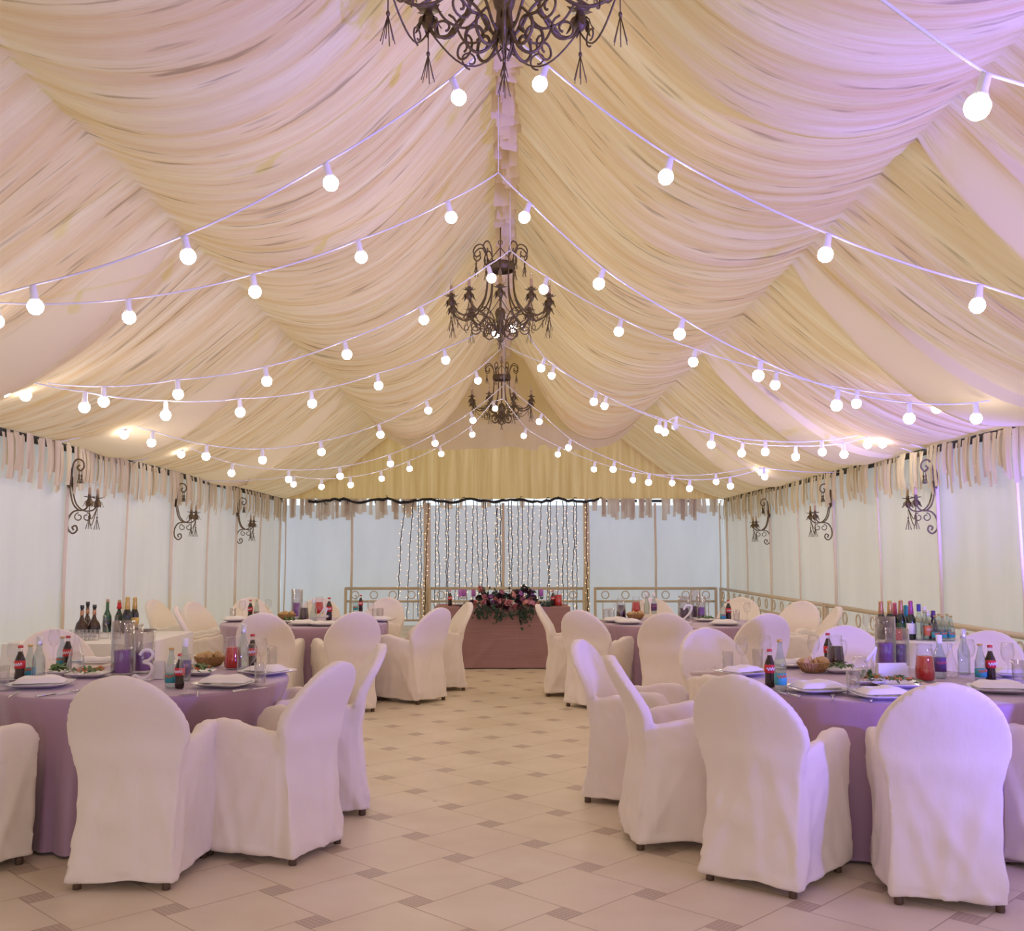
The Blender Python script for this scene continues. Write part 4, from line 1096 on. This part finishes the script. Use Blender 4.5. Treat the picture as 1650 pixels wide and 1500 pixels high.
put('tumbler', 'glass', 419, 1105, 'tall tumbler at the rim beside the front napkin' + t_, tumbler())
put('tumbler', 'glass', 438, 1073, 'tall tumbler at the far aisle rim' + t_, tumbler())
put('tumbler', 'glass', 4, 1112, 'tumbler cut off by the frame' + t_, tumbler())
put('salad_plate', 'salad', 143, 1090, 'salad plate with greens and orange garnish before the vase' + t_, salad(.115, 4))
put('salad_plate', 'salad', 318, 1087, 'salad plate with greens by the bread basket' + t_, salad(.10, 5))
put('salad_plate', 'salad', 95, 1088, 'small dish of green herbs beside the carafe' + t_, salad(.06, 6, False))
put('candle_vase', 'candle vase', 196, 1087, 'tall glass cylinder with violet candle' + t_, vase(.31, .063, m_pcandle, .14))
put('candle_vase', 'candle vase', 231, 1083, 'shorter glass cylinder with violet candle behind the numeral' + t_, vase(.245, .062, m_pcandle, .115))
put('candle_vase', 'candle vase', 214, 1073, 'glass cylinder with dark candle between the violet ones' + t_, vase(.26, .055, m_dcandle, .10))
number('3', 229, 1096, 'white script numeral three standing before the violet candles', 1.05)
holder(256, 1093, 'white napkin holder beside the numeral three', .06)
put_basket(338, 1073, 'straw basket with bread slices beside the red juice jug' + t_)
put('juice_jug', 'jug', 375, 1077, 'glass jug of red juice behind the bread basket' + t_, jug(m_redjuice, .19), rz=2.6)
fork(22, 1121, 'fork lying left askew before the front plate' .replace('left ', '') + t_, .2); knife(92, 1119, 'knife lying between plate and wine glass' + t_, -.6)
knife(404, 1112, 'knife beside the front tumbler' + t_, -.7); fork(318, 1119, 'fork lying beside the front wine glass' + t_, .3)

t_ = ' on table one'
setting(1196, 1087, 'at the aisle rim of table one below the wine glass', .14, .5)
setting(1317, 1114, 'at the front rim of table one by the water bottle', .155, .1)
setting(1276, 1074, 'behind the bread basket on table one', .13, .3, 1)
setting(1612, 1114, 'in front of the cola on table one', .155, -.3)
setting(1640, 1090, 'at the frame edge of table one behind the cola', .14, -.5)
setting(1422, 1124, 'half hidden by the violet chair at table one', .145, 0)
put('cola_bottle', 'bottle', 1241, 1107, 'cola bottle with red label in front beside a water bottle' + t_, cola())
put('cola_bottle', 'bottle', 1335, 1071, 'cola bottle half hidden by the dark juice jug' + t_, cola())
put('cola_bottle', 'bottle', 1597, 1098, 'cola bottle before the violet lit outward chair' + t_, cola())
put('water_bottle', 'bottle', 1258, 1113, 'tall water bottle with turquoise and orange label beside the cola' + t_, water(.26))
put('water_bottle', 'bottle', 1581, 1098, 'water bottle with turquoise label before the violet lit chair' + t_, water(.205))
put('spirit_bottle', 'bottle', 1515, 1092, 'slim bottle with violet label beside the red jug' + t_, clear_tall(.24, m_lblwhite, m_purple))
put('spirit_bottle', 'bottle', 1554, 1086, 'slim clear bottle behind the water bottle' + t_, clear_tall(.26))
put('wine_glass', 'wine glass', 1196, 1079, 'wine glass over the aisle side plate' + t_, wineglass())
put('wine_glass', 'wine glass', 1234, 1076, 'wine glass behind the front cola' + t_, wineglass())
put('wine_glass', 'wine glass', 1387, 1122, 'wine glass beside the front tumbler' + t_, wineglass())
put('wine_glass', 'wine glass', 1562, 1084, 'wine glass in front of the violet lit chair' + t_, wineglass())
put('wine_glass', 'wine glass', 1625, 1092, 'wine glass by the frame edge' + t_, wineglass())
put('wine_glass', 'wine glass', 1312, 1075, 'wine glass at the far rim by the bow tied chair' + t_, wineglass())
put('tumbler', 'glass', 1173, 1084, 'tall tumbler at the aisle rim' + t_, tumbler())
put('tumbler', 'glass', 1221, 1079, 'tall tumbler between the two aisle side wine glasses' + t_, tumbler())
put('tumbler', 'glass', 1375, 1121, 'tall tumbler at the front rim' + t_, tumbler())
put('tumbler', 'glass', 1641, 1101, 'tumbler at the frame edge' + t_, tumbler())
put('carafe', 'carafe', 1532, 1090, 'clear carafe lit violet beside the slim bottle' + t_, carafe(), scale=.8)
put('candle_vase', 'candle vase', 1428, 1075, 'tall glass cylinder with violet candle' + t_, vase(.31, .062, m_pcandle, .15))
put('candle_vase', 'candle vase', 1447, 1073, 'shorter glass cylinder with dark plum candle' + t_, vase(.235, .072, m_dcandle, .135))
number('1', 1404, 1093, 'white script numeral one standing beside the candles', 1.05, .5)
holder(1437, 1098, 'white napkin holder in front of the plum candle on table one', .17)
put_basket(1311, 1083, 'straw basket with bread slices before the dark juice jug' + t_)
put('juice_jug', 'jug', 1347, 1077, 'glass jug of dark cherry juice behind the bread basket' + t_, jug(m_darkjuice, .20), rz=.4)
put('juice_jug', 'jug', 1491, 1097, 'glass jug of red juice beside the slim violet labelled bottle' + t_, jug(m_redjuice, .20), rz=.6)
put('salad_plate', 'salad', 1354, 1083, 'salad plate with greens before the dark juice jug' + t_, salad(.11, 8, False))
put('salad_plate', 'salad', 1447, 1106, 'big salad plate with greens and orange garnish before the napkin holder' + t_, salad(.14, 9))
put('salad_plate', 'salad', 1398, 1102, 'small plate of salad below the numeral' + t_, salad(.09, 10))
fork(1342, 1124, 'fork beside the front plate' + t_, -.3); knife(1268, 1119, 'knife beside the front water bottle' + t_, .3); fork(1408, 1127, 'fork before the half hidden plate' + t_, -.5)

t_ = ' on table four'
setting(379, 1001, 'below the cola on table four', .14, .4)
setting(489, 1007, 'below the dark jug at the near rim of table four', .14, 0)
setting(614, 1001, 'at the aisle rim of table four', .14, -.4)
setting(522, 1008, 'before the numeral on table four', .13, .1, 1)
put('cola_bottle', 'bottle', 403, 996, 'cola bottle standing alone at the wall side' + t_, cola())
put('cola_bottle', 'bottle', 530, 999, 'cola bottle behind the numeral' + t_, cola(), scale=1.2)
put('cola_bottle', 'bottle', 581, 985, 'cola bottle at the far aisle side' + t_, cola())
put('water_bottle', 'bottle', 413, 995, 'water bottle beside the lone cola' + t_, water(.20))
put('water_bottle', 'bottle', 573, 986, 'water bottle beside the far cola' + t_, water(.20))
put('spirit_bottle', 'bottle', 505, 1006, 'tall clear bottle beside the dark jug' + t_, clear_tall(.26))
put('wine_glass', 'wine glass', 390, 997, 'wine glass at the wall side rim' + t_, wineglass())
put('wine_glass', 'wine glass', 432, 994, 'wine glass beside the water bottle' + t_, wineglass())
put('wine_glass', 'wine glass', 597, 998, 'wine glass beside the two aisle tumblers' + t_, wineglass())
put('tumbler', 'glass', 375, 999, 'tumbler at the wall side rim' + t_, tumbler())
put('tumbler', 'glass', 604, 1000, 'tumbler closer to the wine glass at the aisle rim' + t_, tumbler())
put('tumbler', 'glass', 613, 999, 'tumbler outermost at the aisle rim' + t_, tumbler())
put('candle_vase', 'candle vase', 478, 995, 'glass cylinder with violet candle' + t_, vase(.31, .062, m_mcandle, .16))
number('4', 519, 1005, 'white script numeral four among jugs and bottles', 1.1)
put_basket(462, 998, 'straw bread basket before the candle vase' + t_)
put('juice_jug', 'jug', 489, 1003, 'glass jug of dark cherry juice' + t_, jug(m_darkjuice, .22), rz=2.5)
put('juice_jug', 'jug', 514, 989, 'glass jug of red juice' + t_, jug(m_redjuice, .20), rz=.5)
put('salad_plate', 'salad', 470, 1004, 'salad plate below the bread basket' + t_, salad(.10, 12, False))

t_ = ' on table two'
setting(992, 1002, 'at the aisle rim of table two', .14, .3)
setting(1013, 1005, 'below the basket on table two', .14, 0)
setting(1168, 1007, 'at the near rim of table two below the cola', .15, -.2)
setting(1090, 1008, 'before the numeral on table two', .12, .3, 1)
put('cola_bottle', 'bottle', 1174, 1000, 'cola bottle beside a water bottle' + t_, cola(), scale=1.1)
put('water_bottle', 'bottle', 1165, 1001, 'water bottle beside the cola' + t_, water(.22))
put('spirit_bottle', 'bottle', 1042, 989, 'clear bottle at the far rim by the red jug' + t_, clear_tall(.24))
put('spirit_bottle', 'bottle', 1054, 989, 'clear bottle with violet label at the far rim' + t_, clear_tall(.25, m_lblwhite, m_purple))
put('wine_glass', 'wine glass', 1000, 1003, 'wine glass in front of the dark jug' + t_, wineglass(), scale=1.2)
put('wine_glass', 'wine glass', 1204, 1001, 'wine glass at the wall side rim' + t_, wineglass())
put('wine_glass', 'wine glass', 1140, 986, 'wine glass at the far rim behind the candles' + t_, wineglass())
put('tumbler', 'glass', 977, 1000, 'tumbler outermost at the aisle rim' + t_, tumbler())
put('tumbler', 'glass', 986, 999, 'tumbler beside the aisle side wine glass' + t_, tumbler())
put('tumbler', 'glass', 1187, 1002, 'tumbler beside the cola at the wall side' + t_, tumbler())
put('candle_vase', 'candle vase', 1103, 998, 'glass cylinder with dark plum candle behind the numeral' + t_, vase(.25, .062, m_dcandle, .12))
put('candle_vase', 'candle vase', 1121, 996, 'glass cylinder with plum candle beside the dark one' + t_, vase(.31, .055, m_dcandle, .13))
put('candle_vase', 'candle vase', 1130, 997, 'glass cylinder with violet candle' + t_, vase(.24, .05, m_pcandle, .125))
number('2', 1105, 1006, 'white script numeral two before the plum candles', 1.2)
put_basket(1024, 998, 'straw basket before the red jug' + t_)
put('juice_jug', 'jug', 1001, 997, 'glass jug of dark cherry juice at the aisle side' + t_, jug(m_darkjuice, .22), rz=2.5)
put('juice_jug', 'jug', 1025, 989, 'glass jug of red juice behind the basket' + t_, jug(m_redjuice, .20), rz=.5)
put('salad_plate', 'salad', 1137, 1001, 'long salad plate with greens beside the candles' + t_, salad(.12, 14, False))

# spirits table by the plain wall
t_ = ' on the spirits table'
put('brandy_bottle', 'bottle', 131, 1021, 'dark squat brandy bottle outermost in its trio' + t_, brandy(.25))
put('brandy_bottle', 'bottle', 140, 1018, 'amber squat brandy bottle at the back of the trio' + t_, brandy(.27))
put('brandy_bottle', 'bottle', 151, 1020, 'dark squat brandy bottle beside the green bottle' + t_, brandy(.25))
put('wine_bottle', 'bottle', 172, 1018, 'bright green corked bottle' + t_, wine_bottle(.27, m_green, None, 0, True, m_dkgreen))
put('wine_bottle', 'bottle', 191, 1018, 'dark green corked bottle with red neck band' + t_, wine_bottle(.265, m_dkgreen, m_red, .22, True, m_dkgreen))
put('champagne_bottle', 'bottle', 204, 1020, 'sparkling wine bottle with gold foil and pale blue collar' + t_, wine_bottle(.31, m_blackglass, m_gold, .48, False, m_dkgreen), scale=1.03)
put('champagne_bottle', 'bottle', 216, 1018, 'sparkling wine bottle with gold foil and gold label' + t_, wine_bottle(.31, m_blackglass, m_gold, .45, False, m_gold))
put('carafe', 'carafe', 167, 1028, 'round clear carafe before the bright green bottle' + t_, carafe(), scale=.8)
put('carafe', 'carafe', 186, 1028, 'round clear carafe before the red banded bottle' + t_, carafe(), scale=.8)
for row, y in enumerate((1026, 1031)):
    for k in range(8):
        put('shot_glass', 'glass', 110 + 6.6 * k - row * 2, y, 'small upturned clear glass in the rows on the spirits table', shot(), 'upturned glasses in rows on the spirits table')
put('tray', 'tray', 233, 1017, 'dark shallow metal tray on the spirits table behind the vases', [('tray', lathe_mesh('tray', [(.09, 0), (.10, .004), (.105, .014), (.10, .014), (.09, .006), (0, .006)], m_pepper, 24))])
# sparkling wine table by the violet lit wall
t_ = ' on the sparkling wine table'
put('champagne_bottle', 'bottle', 1421, 1029, 'sparkling wine bottle with copper foil at the row end' + t_, wine_bottle(.31, m_dkgreen, m_copper, .46, False, m_dkgreen))
put('champagne_bottle', 'bottle', 1435, 1028, 'sparkling wine bottle with gold foil second in the row' + t_, wine_bottle(.31, m_dkgreen, m_gold, .46, False, m_dkgreen))
put('wine_bottle', 'bottle', 1443, 1027, 'bottle with bright pink neck' + t_, wine_bottle(.29, m_blackglass, m_pinkl, .42, False, m_red))
put('champagne_bottle', 'bottle', 1453, 1029, 'sparkling wine bottle with reddish copper foil mid row' + t_, wine_bottle(.315, m_dkgreen, m_copper, .5, False, m_green))
put('wine_bottle', 'bottle', 1461, 1027, 'bottle with teal neck' + t_, wine_bottle(.27, m_dkgreen, m_teal, .42, False, m_dkgreen))
put('champagne_bottle', 'bottle', 1469, 1030, 'sparkling wine bottle with magenta foil and white label' + t_, wine_bottle(.315, m_dkgreen, m_mag, .46))
put('vodka_bottle', 'bottle', 1482, 1031, 'clear bottle with tall dark blue cap' + t_, clear_tall(.29, m_bluecap))
put('vodka_bottle', 'bottle', 1491, 1030, 'clear bottle with pale lilac cap' + t_, clear_tall(.265, m_lblwhite))
put('vodka_bottle', 'bottle', 1496, 1031, 'clear bottle with grey cap and amber label' + t_, clear_tall(.24, m_silver, m_orange))
put('vodka_bottle', 'bottle', 1505, 1030, 'dark bottle with violet cap' + t_, wine_bottle(.235, m_blackglass, m_purple, .25, False, m_dkgreen))
for x, nm in ((1508, 'nearest the clear spirits'), (1520, 'with the bluest label mid group'), (1533, 'outermost beside the chair')):
    put('water_bottle', 'bottle', x, 1032, 'small water bottle ' + nm + t_, water(.20))
for x, nm in ((1514, 'behind the first two'), (1527, 'behind the outermost two')):
    put('water_bottle', 'bottle', x, 1028, 'small water bottle ' + nm + ' water bottles' + t_, water(.20))
put('drink_can', 'can', 1448, 1031, 'small red can before the pink necked bottle' + t_, [('drink_can', lathe_mesh('can', [(.028, 0), (.031, .004), (.031, .08), (.026, .088), (0, .086)], m_red))])
put('wine_glass', 'wine glass', 1398, 1028, 'clear glass lying apart at the row end' .replace('lying', 'standing') + t_, wineglass())

# the flower table
HZ = .784
def pillar(px, label, d=.0):
    p = at_y(px, 961, 13.45 + d)
    t = thing('candle_holder', 'glass holder under the ' + label, 'candle holder', (p.x, p.y, HZ))
    hh = p.z - HZ
    b = MB(); b.lathe([(.035, 0), (.036, .003), (.008, .01), (.006, hh * .6), (.012, hh * .8), (.038, hh - .006), (.04, hh)], 18); b.build('stem_and_cup', m_glass, t)
    c = link('pillar_candle', lathe_mesh('pillar_candle', [(.028, 0), (.029, .002), (.029, .086), (.026, .09), (0, .088)], m_mcandle), None, (p.x, p.y, p.z + .001)); tag(c, 'short violet pillar candle, ' + label, 'candle')
pillar(742, 'violet candle outermost at the cola end of the flower table', .05)
pillar(748, 'violet candle second from the cola end of the flower table', .16)
pillar(763, 'violet candle just before the roses begin on the flower table')
pillar(857, 'violet candle just after the roses on the flower table')
pillar(872, 'violet candle closest to the red jug on the flower table')
t_ = ' on the flower table'
put('cola_bottle', 'bottle', 725, 980, 'cola bottle at the far end from the red jug' + t_, cola(), z=HZ, depth=13.35)
put('cola_bottle', 'bottle', 891, 980, 'cola bottle beside the red jug' + t_, cola(), z=HZ, depth=13.3)
put('water_bottle', 'bottle', 884, 980, 'water bottle beside the cola and red jug' + t_, water(.21), z=HZ, depth=13.32)
put('juice_jug', 'jug', 900, 980, 'glass jug of red juice' + t_, jug(m_redjuice, .21), z=HZ, depth=13.3)
put('plate', 'plate', 744, 980, 'white round edged plate beside the roses' + t_, [('plate', plate_mesh(.12))], z=HZ, depth=13.4)

m_petal = [mat('peach_rose_petal', (.62, .27, .22), .7), mat('dusty_pink_rose_petal', (.55, .22, .26), .7), mat('burgundy_petal', (.045, .010, .018), .7), mat('mauve_petal', (.34, .13, .33), .7)]
m_eu = mat('eucalyptus_leaf', (.035, .065, .042), .7, var=(20, .4))
def rose_mesh(m, seed):
    """nested cups of petals, opening outward, each with a lobed wavy rim"""
    b = MB(); r = random.Random(seed); n = 30
    b.ball((0, 0, .002), .011, 8, (1, 1, 1.5))
    for ring, (rim, base, z1, lobes) in enumerate(((.013, .009, .020, 2), (.021, .012, .021, 3), (.030, .015, .017, 3), (.039, .018, .010, 4), (.047, .02, .001, 5))):
        ph = r.uniform(0, 6); vs = []; k = 7
        for i in range(k):
            u = i / (k - 1)
            for j in range(n):
                a = 2 * PI * j / n; lo = abs(math.cos((a + ph) * lobes / 2)) ** .5
                rr = lerp(base, rim, u ** 1.2) + .004 * math.sin(PI * u) + (.0055 * (u ** 2)) * (lo - .6) + (.006 * max(0, u - .8) / .2 if ring > 1 else 0)
                z = lerp(-.02 - .004 * ring, z1, u ** (.7 if ring < 3 else .6)) + .007 * u * u * (lo - .6) - (.004 * max(0, u - .8) / .2 if ring > 1 else 0)
                vs.append((rr * math.cos(a), rr * math.sin(a), z))
        b.add(vs, [(i * n + j, i * n + (j + 1) % n, (i + 1) * n + (j + 1) % n, (i + 1) * n + j) for i in range(k - 1) for j in range(n)])
    return b.mesh('rose', m)
ROSE = [[rose_mesh(m, i * 3 + k) for k in range(2)] for i, m in enumerate(m_petal)]
fl = thing('flower_arrangement', 'long arrangement of pink roses, dark blooms and trailing greenery on the mauve table', 'flowers', (0, 13.3, HZ))
r = random.Random(21)
RP = [(430, 150, 0), (350, 330, 0), (480, 240, 1), (465, 310, 1), (560, 245, 3), (620, 270, 0), (700, 200, 1), (720, 290, 0), (780, 322, 1), (860, 362, 1), (845, 222, 0), (960, 270, 1), (1010, 330, 0), (1035, 275, 1), (940, 205, 3), (1130, 350, 0),
      (300, 320, 2), (410, 262, 2), (520, 320, 2), (640, 352, 2), (800, 245, 2), (990, 165, 2), (892, 200, 2), (1040, 190, 2), (1090, 262, 2), (590, 322, 3), (740, 380, 2), (570, 380, 2), (905, 300, 2), (670, 240, 2), (1075, 330, 1), (500, 280, 0), (655, 310, 1), (930, 390, 2)]
for x, y, c in RP:
    px, py = 720 + x / 7.857, 930 + y / 7.857
    Y = 13.22 + r.uniform(-.03, .05) - (.09 if y > 300 else 0) - (.05 if y > 350 else 0)
    p = at_y(px, py, Y); o = link('rose' if c < 2 else 'bloom', ROSE[c][r.randrange(2)], fl, p - fl.location)
    o.rotation_euler = (.9 + r.uniform(-.4, .4), r.uniform(-.4, .4), r.uniform(0, 6)); o.scale = (1.05 if c < 2 else .95,) * 3
b = MB()
def leaf(p, d, l):
    d = d.normalized(); n = d.cross(V((r.uniform(-1, 1), -1, r.uniform(-.5, .5)))).normalized(); q = d.cross(n) * l * .15
    b.add([p, p + d * l * .45 + n * l * .3 + q, p + d * l, p + d * l * .45 - n * l * .3 + q, p + d * l * .5], [(0, 1, 4), (1, 2, 4), (2, 3, 4), (3, 0, 4)])
for x, y, c in RP * 2:
    p = at_y(720 + (x + r.uniform(-40, 40)) / 7.857, 930 + (y + r.uniform(-20, 45)) / 7.857, 13.24) - fl.location
    for k in range(7): leaf(p, V((r.uniform(-1, 1), -abs(r.gauss(0, .6)), r.uniform(-.9, .7))), r.uniform(.04, .075))
for x, y, n in ((230, 400, 16), (300, 380, 14), (430, 460, 26), (400, 420, 20), (470, 430, 16), (560, 390, 14), (670, 480, 26), (640, 430, 20), (780, 460, 10), (870, 440, 10), (970, 540, 20), (960, 450, 26), (1040, 410, 24), (1000, 480, 18), (1120, 390, 12), (1210, 330, 16), (1260, 320, 12), (610, 180, 6), (580, 160, 4), (830, 190, 8), (980, 150, 5), (1250, 350, 10)):
    base = at_y(720 + x / 7.857, 930 + y / 7.857, 13.05 if y > 385 else 13.2) - fl.location
    for k in range(n): leaf(base + V((r.gauss(0, .035), r.gauss(0, .02), r.gauss(0, .035))), V((r.uniform(-1, 1), r.uniform(-1, .3), r.uniform(-1, .4))), r.uniform(.035, .07))
b.build('foliage', m_eu, fl)
b = MB()
for x0, x1 in ((-.42, -.25), (-.2, .1), (.15, .4)): b.tube(smooth_path([(x0, 0, .04), ((x0 + x1) / 2, -.08, .06), (x1, -.16, -.02)], 5), .006, 5)
b.build('stems', m_eu, fl)
# ------------------------------------------------------------------ daylight and lamps
w = bpy.data.worlds.new('sky'); sc.world = w; w.use_nodes = True; t = w.node_tree; t.nodes.clear()
o = t.nodes.new('ShaderNodeOutputWorld'); bg = t.nodes.new('ShaderNodeBackground')
bg.inputs[0].default_value = (.86, .94, 1.0, 1); bg.inputs[1].default_value = WORLD
t.links.new(bg.outputs[0], o.inputs[0])
def spot(name, loc, aim, col, power, angle, blend=.6, size=.12):
    l = bpy.data.lights.new(name, 'SPOT'); l.color = col; l.energy = power; l.spot_size = math.radians(angle); l.spot_blend = blend; l.shadow_soft_size = size
    ob = link(name, l); ob.location = loc; ob.rotation_euler = (V(aim) - V(loc)).to_track_quat('-Z', 'Y').to_euler(); return ob
spot('stage_lamp', (4.2, 1.6, 1.0), (2.7, 4.9, 4.0), (.19, .14, 1.0), SPOT_A, 121, 1.0, .15)
spot('stage_lamp', (4.25, 6.6, 1.0), (3.8, 11.5, 3.0), (.19, .14, 1.0), SPOT_C, 46, 1.0, .15)
spot('stage_lamp', (-1.2, -3.2, 2.4), (-.8, 4.5, 1.1), (.95, .50, 1.0), SPOT_B, 66, .9)
# the last spot throws a pinkish wash from behind the camera
sc.view_settings.view_transform = 'Standard'; sc.view_settings.look = 'None'; sc.view_settings.gamma = 1
sc.view_settings.use_curve_mapping = False; sc.view_settings.exposure = EXPO
c = sc.cycles
c.max_bounces = 8; c.diffuse_bounces = 5; c.glossy_bounces = 3; c.transmission_bounces = 6; c.transparent_max_bounces = 24
c.caustics_reflective = False; c.caustics_refractive = False; c.sample_clamp_indirect = 6
c.use_denoising = True
try: c.denoiser = 'OPENIMAGEDENOISE'
except Exception: pass
